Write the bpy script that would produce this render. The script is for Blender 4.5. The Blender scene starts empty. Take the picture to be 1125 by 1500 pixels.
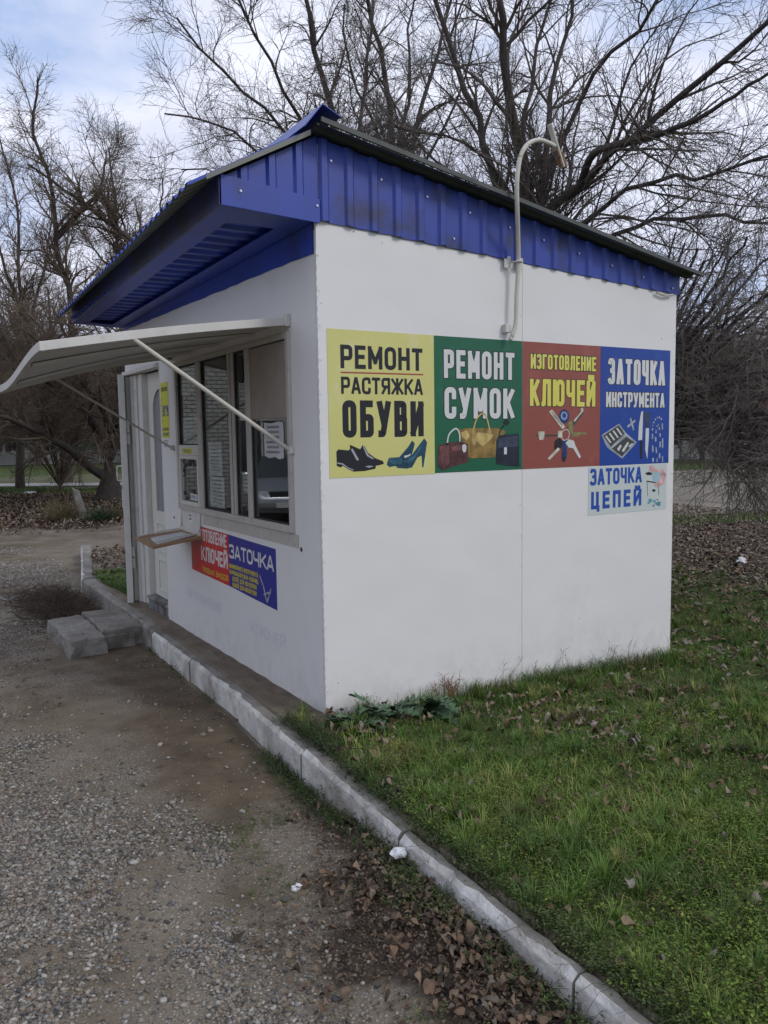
import bpy, bmesh, math, random
import numpy as np
from mathutils import Vector, Matrix, noise as mnoise
PI = math.pi
random.seed(11)
SC = bpy.context.scene
COL = SC.collection

# ------------------------------------------------------------------ camera
cd = bpy.data.cameras.new('camera'); cam = bpy.data.objects.new('camera', cd); COL.objects.link(cam)
YAW, PITCH, ROLL = 1.01920258, -0.0932222, -0.01482324
fw = Vector((math.cos(PITCH)*math.cos(YAW), math.cos(PITCH)*math.sin(YAW), math.sin(PITCH)))
rt = Vector((math.sin(YAW), -math.cos(YAW), 0)); up = rt.cross(fw)
rt2 = math.cos(ROLL)*rt + math.sin(ROLL)*up; up2 = -math.sin(ROLL)*rt + math.cos(ROLL)*up
M = Matrix((rt2, up2, -fw)).transposed().to_4x4(); M.translation = Vector((-2.03765, -3.96674, 1.55))
cam.matrix_world = M
cd.sensor_fit = 'VERTICAL'; cd.sensor_height = 36.0; cd.sensor_width = 27.0
cd.lens = 36.0*1183.99/1500.0
cd.clip_start = 0.05; cd.clip_end = 900
SC.camera = cam
# ------------------------------------------------------------------ sky, sun, exposure
SUN_AZ = math.radians(-62.0)      # direction the sun stands in, measured from +X
SUN_EL = math.radians(38.0)
world = bpy.data.worlds.new('World'); SC.world = world; world.use_nodes = True
wn = world.node_tree; N = wn.nodes; Lk = wn.links
bg = N['Background']; bg.inputs['Strength'].default_value = 0.1
sky = N.new('ShaderNodeTexSky'); sky.sky_type = 'NISHITA'; sky.sun_disc = False
sky.sun_elevation = SUN_EL; sky.sun_rotation = PI/2 - SUN_AZ
tc = N.new('ShaderNodeTexCoord')
mp = N.new('ShaderNodeMapping'); mp.inputs['Scale'].default_value = (1.0, 1.0, 2.2); mp.inputs['Location'].default_value = (7.3, 1.1, 4.2)
n1 = N.new('ShaderNodeTexNoise'); n1.inputs['Scale'].default_value = 2.3; n1.inputs['Detail'].default_value = 7; n1.inputs['Roughness'].default_value = .56
r1 = N.new('ShaderNodeValToRGB'); r1.color_ramp.elements[0].position = .36; r1.color_ramp.elements[1].position = .50
n2 = N.new('ShaderNodeTexNoise'); n2.inputs['Scale'].default_value = 4.5; n2.inputs['Detail'].default_value = 6
r2 = N.new('ShaderNodeValToRGB')
r2.color_ramp.elements[0].position = .3; r2.color_ramp.elements[0].color = (5.5, 5.9, 7.5, 1)
r2.color_ramp.elements[1].position = .68; r2.color_ramp.elements[1].color = (7.9, 8.2, 9.5, 1)
mx = N.new('ShaderNodeMixRGB')
Lk.new(tc.outputs['Generated'], mp.inputs['Vector'])
Lk.new(mp.outputs['Vector'], n1.inputs['Vector']); Lk.new(mp.outputs['Vector'], n2.inputs['Vector'])
Lk.new(n1.outputs['Fac'], r1.inputs['Fac']); Lk.new(n2.outputs['Fac'], r2.inputs['Fac'])
# the clear patches between clouds: the clear sky with thin veil
veil = N.new('ShaderNodeMixRGB'); veil.inputs['Fac'].default_value = .80; veil.inputs['Color2'].default_value = (4.4, 5.5, 8.1, 1)
Lk.new(sky.outputs['Color'], veil.inputs['Color1'])
Lk.new(r1.outputs['Color'], mx.inputs['Fac']); Lk.new(veil.outputs['Color'], mx.inputs['Color1']); Lk.new(r2.outputs['Color'], mx.inputs['Color2'])
Lk.new(mx.outputs['Color'], bg.inputs['Color'])
sl = bpy.data.lights.new('sun', 'SUN'); sl.energy = 1.0; sl.angle = math.radians(14); sl.color = (1.0, .95, .87)
so = bpy.data.objects.new('sun', sl); COL.objects.link(so)
sd = Vector((math.cos(SUN_EL)*math.cos(SUN_AZ), math.cos(SUN_EL)*math.sin(SUN_AZ), math.sin(SUN_EL)))
so.rotation_euler = sd.to_track_quat('Z', 'Y').to_euler(); so.location = sd*30
vs = SC.view_settings; vs.view_transform = 'Standard'; vs.look = 'None'; vs.exposure = 0.30; vs.gamma = 1.0; vs.use_curve_mapping = False
SC.cycles.max_bounces = 8; SC.cycles.transparent_max_bounces = 12

# ------------------------------------------------------------------ tagging helpers
def tag(o, label=None, cat=None, group=None, kind=None):
    if label: o['label'] = label
    if cat: o['category'] = cat
    if group: o['group'] = group
    if kind: o['kind'] = kind
    return o
def empty(name, loc=(0, 0, 0), rz=0.0, parent=None):
    o = bpy.data.objects.new(name, None); COL.objects.link(o)
    o.location = loc; o.rotation_euler = (0, 0, rz); o.empty_display_size = .2
    if parent: o.parent = parent
    return o
def link(name, me, mats=None, parent=None):
    o = bpy.data.objects.new(name, me); COL.objects.link(o)
    if mats is not None and not len(me.materials):
        for m in (mats if isinstance(mats, (list, tuple)) else [mats]): me.materials.append(m)
    if parent: o.parent = parent
    return o
def copy_tree(o, parent=None):
    c = o.copy(); COL.objects.link(c); c.parent = parent
    for ch in o.children: copy_tree(ch, c)
    return c

# ------------------------------------------------------------------ mesh helpers
class MB:
    def __init__(s): s.v = []; s.f = []; s.m = []; s.mi = 0
    def add(s, vs_, fs_):
        b = len(s.v); s.v += [tuple(p) for p in vs_]; s.f += [tuple(b+i for i in f) for f in fs_]; s.m += [s.mi]*len(fs_); return s
    def box(s, x0, x1, y0, y1, z0, z1, mat=None):
        P = [(x, y, z) for z in (z0, z1) for y in (y0, y1) for x in (x0, x1)]
        if mat is not None: P = [mat @ Vector(p) for p in P]
        return s.add(P, [(0, 2, 3, 1), (4, 5, 7, 6), (0, 1, 5, 4), (2, 6, 7, 3), (0, 4, 6, 2), (1, 3, 7, 5)])
    def hexa(s, P):      # 8 points ordered as box (x fastest, then y, then z)
        return s.add(P, [(0, 2, 3, 1), (4, 5, 7, 6), (0, 1, 5, 4), (2, 6, 7, 3), (0, 4, 6, 2), (1, 3, 7, 5)])
    def prism(s, poly, d):  # poly: 3d pts, d: offset vector
        n = len(poly); d = Vector(d); A = [Vector(p) for p in poly]; B = [p+d for p in A]
        return s.add(A+B, [tuple(range(n)), tuple(range(2*n-1, n-1, -1))] + [(i, (i+1) % n, n+(i+1) % n, n+i)[::-1] for i in range(n)])
    def tube(s, pts, r, n=10, caps=True):
        pts = [Vector(p) for p in pts]; R = r if isinstance(r, (list, tuple)) else [r]*len(pts)
        b = len(s.v); ref = Vector((.31, .2, .93))
        for i, p in enumerate(pts):
            t = (pts[min(i+1, len(pts)-1)]-pts[max(i-1, 0)]).normalized()
            if abs(t.dot(ref)) > .95: ref = Vector((.93, .2, .1))
            u = t.cross(ref).normalized(); w = t.cross(u)
            for k in range(n):
                a = 2*PI*k/n; s.v.append(tuple(p+R[i]*(math.cos(a)*u+math.sin(a)*w)))
        for i in range(len(pts)-1):
            for k in range(n):
                s.f.append((b+i*n+k, b+i*n+(k+1) % n, b+(i+1)*n+(k+1) % n, b+(i+1)*n+k)); s.m.append(s.mi)
        if caps:
            s.f.append(tuple(b+k for k in range(n))[::-1]); s.f.append(tuple(b+(len(pts)-1)*n+k for k in range(n))); s.m += [s.mi]*2
        return s
    def mesh(s, name='mesh'):
        me = bpy.data.meshes.new(name); me.from_pydata(s.v, [], s.f)
        me.polygons.foreach_set('material_index', s.m); me.update(); return me
    def build(s, name, mats, parent=None, bevel=0, smooth=False, seg=2):
        me = s.mesh(name); bm = bmesh.new(); bm.from_mesh(me); bmesh.ops.recalc_face_normals(bm, faces=bm.faces); bm.to_mesh(me); bm.free()
        o = link(name, me, mats, parent)
        if smooth:
            me.polygons.foreach_set('use_smooth', [True]*len(me.polygons))
            me.set_sharp_from_angle(angle=math.radians(40))
        if bevel:
            b = o.modifiers.new('bevel', 'BEVEL'); b.width = bevel; b.segments = seg; b.limit_method = 'ANGLE'; b.angle_limit = math.radians(35)
        return o
def npmesh(name, V, F, rnd=None, smooth=False):
    """V (n,3) float, F (m,k) int with one k"""
    V = np.asarray(V, np.float32); F = np.asarray(F, np.int32); k = F.shape[1]
    me = bpy.data.meshes.new(name); me.vertices.add(len(V)); me.vertices.foreach_set('co', V.ravel())
    me.loops.add(F.size); me.loops.foreach_set('vertex_index', F.ravel())
    me.polygons.add(len(F)); me.polygons.foreach_set('loop_start', np.arange(0, F.size, k, dtype=np.int32))
    me.polygons.foreach_set('loop_total', np.full(len(F), k, np.int32))
    if smooth: me.polygons.foreach_set('use_smooth', np.ones(len(F), bool))
    me.update(calc_edges=True)
    if rnd is not None:
        a = me.attributes.new('rnd', 'FLOAT', 'POINT'); a.data.foreach_set('value', np.asarray(rnd, np.float32))
    return me

# ------------------------------------------------------------------ materials
def mat(name, base, rough=.6, var=.15, scale=6.0, bump=.0, bscale=60.0, metal=0.0, spec=.5, col2=None, c2scale=3.0, c2lo=.5, c2hi=.65, coords='Object', stretch=None, bump2=0.0, b2scale=3.0, b2dist=.05, detail=6):
    m = bpy.data.materials.new(name); m.use_nodes = True; T = m.node_tree; n = T.nodes; L = T.links
    p = n['Principled BSDF']; p.inputs['Roughness'].default_value = rough; p.inputs['Metallic'].default_value = metal
    p.inputs['Specular IOR Level'].default_value = spec
    tcn = n.new('ShaderNodeTexCoord'); vec = tcn.outputs[coords]
    if stretch:
        mpn = n.new('ShaderNodeMapping'); mpn.inputs['Scale'].default_value = stretch; L.new(vec, mpn.inputs['Vector']); vec = mpn.outputs['Vector']
    nz = n.new('ShaderNodeTexNoise'); nz.inputs['Scale'].default_value = scale; nz.inputs['Detail'].default_value = detail; L.new(vec, nz.inputs['Vector'])
    rp = n.new('ShaderNodeValToRGB'); e = rp.color_ramp.elements
    e[0].position = .3; e[1].position = .7
    e[0].color = tuple(c*(1-var) for c in base)+(1,); e[1].color = tuple(min(1, c*(1+var)) for c in base)+(1,)
    L.new(nz.outputs['Fac'], rp.inputs['Fac']); col = rp.outputs['Color']
    if col2:
        n3 = n.new('ShaderNodeTexNoise'); n3.inputs['Scale'].default_value = c2scale; n3.inputs['Detail'].default_value = 8; n3.inputs['Roughness'].default_value = .65
        L.new(vec, n3.inputs['Vector'])
        r3 = n.new('ShaderNodeMapRange'); r3.inputs['From Min'].default_value = c2lo; r3.inputs['From Max'].default_value = c2hi; L.new(n3.outputs['Fac'], r3.inputs['Value'])
        mxn = n.new('ShaderNodeMixRGB'); mxn.inputs['Color2'].default_value = tuple(col2)+(1,)
        L.new(r3.outputs['Result'], mxn.inputs['Fac']); L.new(col, mxn.inputs['Color1']); col = mxn.outputs['Color']
    L.new(col, p.inputs['Base Color'])
    last = None
    if bump:
        nb = n.new('ShaderNodeTexNoise'); nb.inputs['Scale'].default_value = bscale; nb.inputs['Detail'].default_value = 6; L.new(vec, nb.inputs['Vector'])
        bp = n.new('ShaderNodeBump'); bp.inputs['Strength'].default_value = bump; bp.inputs['Distance'].default_value = .01
        L.new(nb.outputs['Fac'], bp.inputs['Height']); last = bp
    if bump2:
        nb = n.new('ShaderNodeTexNoise'); nb.inputs['Scale'].default_value = b2scale; nb.inputs['Detail'].default_value = 2; L.new(tcn.outputs[coords], nb.inputs['Vector'])
        bp = n.new('ShaderNodeBump'); bp.inputs['Strength'].default_value = bump2; bp.inputs['Distance'].default_value = b2dist
        L.new(nb.outputs['Fac'], bp.inputs['Height'])
        if last: L.new(last.outputs['Normal'], bp.inputs['Normal'])
        last = bp
    if last: L.new(last.outputs['Normal'], p.inputs['Normal'])
    return m
def rmat(name, cols, rough=.7, spec=.3, attr='rnd', nscale=0, bump=0, trans=0.0):
    """colour picked along a ramp by the per-piece random value"""
    m = bpy.data.materials.new(name); m.use_nodes = True; T = m.node_tree; n = T.nodes; L = T.links
    p = n['Principled BSDF']; p.inputs['Roughness'].default_value = rough; p.inputs['Specular IOR Level'].default_value = spec
    a = n.new('ShaderNodeAttribute'); a.attribute_name = attr
    rp = n.new('ShaderNodeValToRGB'); el = rp.color_ramp.elements
    while len(el) < len(cols): el.new(.5)
    for i, c in enumerate(cols): el[i].position = i/(len(cols)-1); el[i].color = tuple(c)+(1,)
    L.new(a.outputs['Fac'], rp.inputs['Fac']); col = rp.outputs['Color']
    if nscale:
        tcn = n.new('ShaderNodeTexCoord'); nz = n.new('ShaderNodeTexNoise'); nz.inputs['Scale'].default_value = nscale; nz.inputs['Detail'].default_value = 4
        L.new(tcn.outputs['Object'], nz.inputs['Vector'])
        mr = n.new('ShaderNodeMapRange'); mr.inputs['From Min'].default_value = .3; mr.inputs['From Max'].default_value = .7; mr.inputs['To Min'].default_value = .65; mr.inputs['To Max'].default_value = 1.3
        L.new(nz.outputs['Fac'], mr.inputs['Value'])
        ml = n.new('ShaderNodeVectorMath'); ml.operation = 'SCALE'; L.new(col, ml.inputs[0]); L.new(mr.outputs['Result'], ml.inputs['Scale']); col = ml.outputs['Vector']
        if bump:
            bp = n.new('ShaderNodeBump'); bp.inputs['Strength'].default_value = bump; bp.inputs['Distance'].default_value = .01
            L.new(nz.outputs['Fac'], bp.inputs['Height']); L.new(bp.outputs['Normal'], p.inputs['Normal'])
    L.new(col, p.inputs['Base Color'])
    return m

def fence_rnd(o, v): o['tone'] = v
MT = {}
MT['white'] = mat('painted_white_sheet', (.675, .668, .65), rough=.42, var=.012, scale=1.4, bump=.05, bscale=180, col2=(.57, .56, .53), c2scale=1.3, c2lo=.6, c2hi=.9, bump2=.34, b2scale=1.9, b2dist=.05)
def soil_white(m):
    T = m.node_tree; n = T.nodes; L = T.links; p = n['Principled BSDF']; src = p.inputs['Base Color'].links[0].from_socket
    t = n.new('ShaderNodeTexCoord'); sp = n.new('ShaderNodeSeparateXYZ'); L.new(t.outputs['Object'], sp.inputs[0])
    mr = n.new('ShaderNodeMapRange'); mr.inputs['From Min'].default_value = .50; mr.inputs['From Max'].default_value = .05; mr.inputs['To Max'].default_value = .42; L.new(sp.outputs['Z'], mr.inputs['Value'])
    nz = n.new('ShaderNodeTexNoise'); nz.inputs['Scale'].default_value = 9; nz.inputs['Detail'].default_value = 8; nz.inputs['Roughness'].default_value = .7; L.new(t.outputs['Object'], nz.inputs['Vector'])
    r2 = n.new('ShaderNodeMapRange'); r2.inputs['From Min'].default_value = .42; r2.inputs['From Max'].default_value = .72; L.new(nz.outputs['Fac'], r2.inputs['Value'])
    ml = n.new('ShaderNodeMath'); ml.operation = 'MULTIPLY'; L.new(mr.outputs['Result'], ml.inputs[0]); L.new(r2.outputs['Result'], ml.inputs[1])
    mx = n.new('ShaderNodeMixRGB'); mx.inputs['Color2'].default_value = (.26, .215, .16, 1); L.new(ml.outputs[0], mx.inputs['Fac']); L.new(src, mx.inputs['Color1'])
    vo = n.new('ShaderNodeTexVoronoi'); vo.inputs['Scale'].default_value = 6.5; L.new(t.outputs['Object'], vo.inputs['Vector'])     # paint chips and specks
    r3 = n.new('ShaderNodeMapRange'); r3.inputs['From Min'].default_value = .050; r3.inputs['From Max'].default_value = .030; L.new(vo.outputs['Distance'], r3.inputs['Value'])
    nz2 = n.new('ShaderNodeTexNoise'); nz2.inputs['Scale'].default_value = 5; L.new(t.outputs['Object'], nz2.inputs['Vector'])
    r4 = n.new('ShaderNodeMapRange'); r4.inputs['From Min'].default_value = .5; r4.inputs['From Max'].default_value = .6; L.new(nz2.outputs['Fac'], r4.inputs['Value'])
    m2 = n.new('ShaderNodeMath'); m2.operation = 'MULTIPLY'; L.new(r3.outputs['Result'], m2.inputs[0]); L.new(r4.outputs['Result'], m2.inputs[1])
    mx2 = n.new('ShaderNodeMixRGB'); mx2.inputs['Color2'].default_value = (.24, .21, .18, 1); L.new(m2.outputs[0], mx2.inputs['Fac']); L.new(mx.outputs['Color'], mx2.inputs['Color1'])
    L.new(mx2.outputs['Color'], p.inputs['Base Color'])
soil_white(MT['white'])
MT['trimwhite'] = mat('old_white_paint', (.56, .55, .51), rough=.5, var=.06, scale=9, bump=.12, bscale=60, col2=(.30, .27, .22), c2scale=7, c2lo=.60, c2hi=.78)
MT['beige'] = mat('beige_window_paint', (.43, .405, .36), rough=.5, var=.06, scale=12, bump=.1, bscale=70, col2=(.20, .17, .13), c2scale=11, c2lo=.60, c2hi=.75)
MT['cream'] = mat('cream_door_paint', (.58, .57, .50), rough=.45, var=.04, scale=5, bump=.05, bscale=60, col2=(.38, .35, .28), c2scale=6, c2lo=.62, c2hi=.8)
MT['blue'] = mat('blue_profiled_sheet', (.021, .050, .31), rough=.36, var=.10, scale=3, bump=.03, bscale=90, col2=(.024, .032, .12), c2scale=3.2, c2lo=.52, c2hi=.78, stretch=(1.6, 1.6, .8))
MT['blueshadegrime'] = mat('blue_sheet_shaded_grimy', (.024, .036, .15), rough=.45, var=.15, scale=3, col2=(.026, .028, .045), c2scale=2.2, c2lo=.40, c2hi=.60)  # darkened blue carries the front board's shade as well as its dirt
MT['bluedirt'] = mat('blue_sheet_dirty_top', (.021, .048, .30), rough=.42, var=.12, scale=5, col2=(.022, .026, .07), c2scale=4.5, c2lo=.50, c2hi=.70)
MT['roofunder'] = mat('grey_sheet_underside', (.060, .068, .060), rough=.55, var=.15, scale=5, bump=.05, bscale=60, col2=(.03, .033, .03), c2scale=4, c2lo=.5, c2hi=.7)
MT['screw'] = mat('zinc_screw', (.55, .56, .58), rough=.35, metal=.8, var=.1)
MT['rust'] = mat('rusty_metal', (.19, .10, .05), rough=.8, var=.3, scale=20, bump=.2)
MT['black'] = mat('black_rubber', (.012, .012, .013), rough=.6, var=.2)
MT['pipe'] = mat('painted_pipe', (.50, .48, .42), rough=.5, var=.06, scale=8, bump=.1, bscale=50, col2=(.16, .10, .06), c2scale=9, c2lo=.60, c2hi=.70)
MT['concrete'] = mat('weathered_concrete', (.235, .222, .195), rough=.92, var=.22, scale=9, bump=.8, bscale=45, col2=(.10, .09, .072), c2scale=2.6, c2lo=.42, c2hi=.72, bump2=.6, b2scale=14, b2dist=.012)
MT['limewash'] = mat('limewashed_concrete', (.56, .545, .51), rough=.9, var=.14, scale=12, bump=.8, bscale=50, col2=(.20, .175, .14), c2scale=3.2, c2lo=.44, c2hi=.70, bump2=.6, b2scale=12, b2dist=.012)
MT['plywood'] = mat('worn_plywood', (.27, .165, .085), rough=.65, var=.2, scale=10, bump=.15, bscale=40, stretch=(1, 8, 1))
MT['paper'] = mat('paper', (.62, .63, .64), rough=.85, var=.04, scale=4)
MT['oldpaper'] = mat('curled_paper', (.50, .51, .51), rough=.85, var=.06, scale=5, bump2=.4, b2scale=9, b2dist=.02)
MT['blind'] = mat('hardboard_panel', (.30, .265, .225), rough=.75, var=.08, scale=7, bump=.08, bscale=120)
MT['inner'] = mat('interior_lining', (.17, .16, .145), rough=.8, var=.1)
MT['innerdark'] = mat('interior_shelf_wood', (.09, .065, .045), rough=.7, var=.2)
MT['doorglass'] = mat('film_covered_glass', (.20, .205, .215), rough=.25, var=.06, scale=3)
MT['membrane'] = mat('grey_threshold_membrane', (.16, .165, .17), rough=.45, var=.3, scale=11, bump=.5, bscale=22, col2=(.05, .045, .04), c2scale=9, c2lo=.5, c2hi=.6)
MT['soil'] = mat('bare_soil', (.125, .095, .070), rough=.95, var=.25, scale=12, bump=.6, bscale=70)
MT['asphalt'] = mat('old_asphalt', (.150, .126, .098), rough=.9, var=.2, scale=.8, bump=.3, bscale=30, col2=(.21, .185, .15), c2scale=.35, c2lo=.5, c2hi=.62)
MT['bark'] = mat('dark_bark', (.060, .050, .043), rough=.95, var=.35, scale=9, bump=.9, bscale=16, stretch=(3, 3, .6))
MT['twig'] = mat('twig_bark', (.085, .073, .064), rough=.9, var=.25, scale=2.0, col2=(.12, .09, .062), c2scale=.8, c2lo=.5, c2hi=.7)
MT['twiglight'] = mat('grey_brown_twig_bark', (.135, .115, .10), rough=.9, var=.3, scale=1.5, col2=(.19, .165, .14), c2scale=.9, c2lo=.5, c2hi=.65)
MT['rooflit'] = mat('grey_green_sheet', (.155, .165, .145), rough=.55, var=.12, scale=5, bump=.05, bscale=60)
MT['twigsucker'] = mat('sucker_bark', (.17, .125, .085), rough=.9, var=.3, scale=2)
MT['twigbrown'] = mat('brown_twig_bark', (.115, .086, .063), rough=.9, var=.25, scale=1.2, col2=(.16, .125, .085), c2scale=.7, c2lo=.5, c2hi=.65)
def glass():
    m = bpy.data.materials.new('window_glass'); m.use_nodes = True; T = m.node_tree; n = T.nodes; L = T.links
    n.remove(n['Principled BSDF']); out = n['Material Output']
    g = n.new('ShaderNodeBsdfGlossy'); g.inputs['Roughness'].default_value = .012; g.inputs['Color'].default_value = (1, 1, 1, 1)
    t = n.new('ShaderNodeBsdfTransparent'); t.inputs['Color'].default_value = (.80, .84, .83, 1)
    f = n.new('ShaderNodeFresnel'); ge = n.new('ShaderNodeNewGeometry'); mr = n.new('ShaderNodeMapRange'); mr.inputs['To Min'].default_value = 1.5; mr.inputs['To Max'].default_value = 1/1.5; L.new(ge.outputs['Backfacing'], mr.inputs['Value']); L.new(mr.outputs['Result'], f.inputs['IOR'])
    ms = n.new('ShaderNodeMixShader'); L.new(f.outputs[0], ms.inputs[0]); L.new(t.outputs[0], ms.inputs[1]); L.new(g.outputs[0], ms.inputs[2]); L.new(ms.outputs[0], out.inputs['Surface'])
    return m
MT['glass'] = glass()
def flat(name, c, rough=.35, fade=None, spec=.4):
    """printed vinyl: flat ink, optionally bleached in patches"""
    if fade: return mat(name, c, rough=rough, var=.03, scale=3, col2=fade, c2scale=3.0, c2lo=.54, c2hi=.80, spec=spec, coords='Object', bump2=.25, b2scale=5, b2dist=.008)
    if any(w in name for w in ('gold', 'maroon', 'teal', 'navy', 'chain', 'keyblue', 'olive', 'bone', 'rose')): return mat(name, c, rough=rough, var=.45, scale=17, spec=spec, detail=3)
    return mat(name, c, rough=rough, var=.02, scale=3, spec=spec)
INK = dict(ink=(.014, .014, .018), shine=(.33, .34, .36), teal=(.012, .05, .085), teal2=(.03, .11, .16), paperlight=(.56, .57, .55), gold=(.23, .15, .04), gold2=(.46, .34, .12), gold3=(.36, .26, .10),
   maroon=(.075, .028, .026), maroon2=(.15, .06, .055), navy=(.012, .018, .032), navy2=(.035, .045, .07), bone=(.48, .47, .38), bonedark=(.2, .19, .15), keyblue=(.015, .035, .13), keyblue2=(.22, .30, .5), keydark=(.05, .05, .05), olive=(.20, .19, .07),
   chain=(.30, .33, .36), rose=(.52, .33, .33), machblue=(.30, .46, .52), machgrey=(.2, .22, .25), machteal=(.10, .30, .36),
   yellow=(.57, .55, .19), green=(.010, .105, .050), red=(.25, .068, .048), pblue=(.010, .048, .27), black=(.012, .012, .016), white=(.60, .60, .585), lemon=(.62, .58, .10), line=(.33, .05, .04), sticker=(.50, .55, .53), textblue=(.02, .07, .33), bred=(.50, .022, .022), bblue=(.02, .025, .24), byellow=(.60, .50, .04), signyellow=(.60, .60, .03), ghost=(.60, .60, .62), dim=(.12, .13, .15))
FADE = dict(yellow=(.62, .61, .44), green=(.04, .17, .10), red=(.36, .12, .10), pblue=(.04, .10, .34), lemon=(.62, .60, .30), white=(.50, .50, .48))
IM = {}
def ink(k):
    if k not in IM: IM[k] = flat('print_'+k, INK[k], fade=FADE.get(k))
    return IM[k]

def catmull3(P, n=6):
    out = []
    for i in range(len(P)-1):
        a, b, c, d = P[max(i-1, 0)], P[i], P[i+1], P[min(i+2, len(P)-1)]
        for k in range(n):
            t = k/n; out.append(tuple(.5*((2*b)+(c-a)*t+(2*a-5*b+4*c-d)*t*t+(3*b-a-3*c+d)*t**3)))
    out.append(tuple(P[-1])); return out

# ------------------------------------------------------------------ numpy noise and the lie of the land
_rg = np.random.default_rng(3); _G = _rg.random((256, 256)).astype(np.float64)
def vn(x, y, s=1.0, o=0):
    x = np.asarray(x, float)*s+o*17.3+1000; y = np.asarray(y, float)*s+o*9.1+1000
    i = np.floor(x).astype(int); j = np.floor(y).astype(int); u = x-i; v = y-j; u = u*u*(3-2*u); v = v*v*(3-2*v)
    g = lambda a, b: _G[a & 255, b & 255]
    return (g(i, j)*(1-u)+g(i+1, j)*u)*(1-v)+(g(i, j+1)*(1-u)+g(i+1, j+1)*u)*v
def fb(x, y, s=1.0, o=0, n=4):
    t = 0; a = .5; w = 0
    for k in range(n): t = t+a*vn(x, y, s*2**k, o+k); w += a; a *= .5
    return t/w
def sst(a, b, x):
    t = np.clip((np.asarray(x, float)-a)/(b-a), 0, 1); return t*t*(3-2*t)
KY = [-60, -4, -2.46, -1.4, -.3, .64, 2.9, 4.0, 5.0, 5.75, 7.0, 8.95, 9.6, 200]
KX = [-.60, -.52, -.42, -.385, -.325, -.272, -.232, -.20, -.19, -.19, .06, .44, .60, 8.0]
def xk(y): return np.interp(y, KY, KX)
def hgt(x, y):
    x = np.asarray(x, float); y = np.asarray(y, float); u = x-xk(y)
    ins = sst(.045, .08, u)*(1-sst(7.5, 9.3, y))*(1-sst(3.0, 6.0, x))
    lawn = .175-.045*np.clip(x, 0, 4)-.03*sst(4, 7, y)
    near = np.exp(-((x-1)**2+(y-0)**2)/60)
    n = (fb(x, y, 1.3, 2)-.5)*.05*near+(fb(x, y, 5, 7)-.5)*.016*near
    strip = ((x > -.2) & (x < .05) & (y > -.1) & (y < 4.2))
    n = np.where(strip, n*.2, n)
    h = -.2+ins*lawn+n*np.where(ins > .3, 1.0, .8)
    leafm = .06*sst(12, 15, y)*(1-sst(22, 25, y))*sst(1.5, 6, 9-np.abs(x-2))
    bank = .075*sst(-.55, -.02, u)*(1-sst(.0, .02, u))*(1-sst(-1.3, -.6, y))
    return h+leafm+bank

# ------------------------------------------------------------------ ground sheet
def gmask(x, y):
    u = x-xk(y); nz = fb(x, y, .9, 20); nf = fb(x, y, 3, 31)
    inside = sst(.16, .22, u)*(1-sst(8.6, 9.2, y))
    inside = np.where(y < .1, sst(.075, .11, u), inside)
    lawn = inside*((y < .1) | (x > 2.8) | (y > 4.1))
    farx = sst(3.6, 9.5, x+.2*y+(nf-.5)*3)*(y < 9)            # right: leaves over the grass
    g = lawn*(1-.85*farx)
    g = np.where((y > 5.9) & (x < 2.8), g*.15, g)
    leaf = np.zeros_like(x)
    leaf = np.maximum(leaf, sst(3.0, 9.0, x+.2*y+(nz-.5)*5)*(y < 12)*(y > -8)*.95*(u > 0))
    leaf = np.maximum(leaf, sst(12, 14.5, y+.3*(nz-.5)*8)*(1-sst(24, 27, y)))
    litter = (1-sst(.22, .62, -u+(nf-.5)*.5+.30*sst(-1.9, -.9, y)))*(1-sst(-1.0, -.5, y))*(u < .05)
    leaf = np.maximum(leaf, litter)
    d1 = (y-30.5)*.62+(x-1.7)*.78        # signed distance from the far path
    strip = sst(-4.5, -3.5, d1)
    g = np.maximum(g, strip*(x < 12)*np.where(d1 > .5, .52, 1)); leaf = leaf*(1-strip*(x < 12))
    dr = (x-11.87)*.35+(y-7.07)*.93
    g = np.where((x > 9.0) & (y < 9), np.maximum(g, sst(-1.6, -1.1, dr)), g)
    g = np.where((x > 14) & (y < 40), np.maximum(g, .7), g)
    g = np.where((y > 40) | (x > 40) | (x < -45) | (y < -40), .75, g)
    mud = (u < 0)*(sst(-1.0, -.1, u+(nf-.5)*.5)*(sst(-.9, -.2, y)))*(y < 5)
    return np.clip(g, 0, 1), np.clip(leaf, 0, 1), np.clip(mud, 0, 1)
us = np.concatenate([np.array([-300, -200, -130, -90, -60, -40, -28, -20, -14, -10, -7.5, -6]), np.arange(-5, -3, .2), np.arange(-3, -.02, .06), np.array([.0, .04, .06, .08, .11, .15]), np.arange(.2, 5, .08), np.arange(5, 12, .3), np.array([12.5, 14, 16, 19, 23, 28, 35, 45, 60, 85, 120, 170, 250, 330])])
ys = np.concatenate([np.array([-120, -80, -50, -30, -20, -14, -10, -8, -6.5, -5.5]), np.arange(-5, 6, .07), np.arange(6, 14, .25), np.arange(14, 40, 1.0), np.array([42, 46, 52, 60, 75, 95, 120, 160, 220, 300, 400])])
U, Y = np.meshgrid(us, ys); X = U+xk(np.minimum(Y, 60)); Z = hgt(X, Y)
V = np.stack([X.ravel(), Y.ravel(), Z.ravel()], 1); nu = len(us)
ii, jj = np.meshgrid(np.arange(nu-1), np.arange(len(ys)-1)); a = (jj*nu+ii).ravel()
F = np.stack([a, a+1, a+nu+1, a+nu], 1)
gme = npmesh('ground', V, F, smooth=True)
g_, l_, m_ = gmask(X.ravel(), Y.ravel())
for nm, val in (('grass', g_), ('leafy', l_), ('mud', m_)):
    at = gme.attributes.new(nm, 'FLOAT', 'POINT'); at.data.foreach_set('value', val.astype(np.float32))
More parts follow.
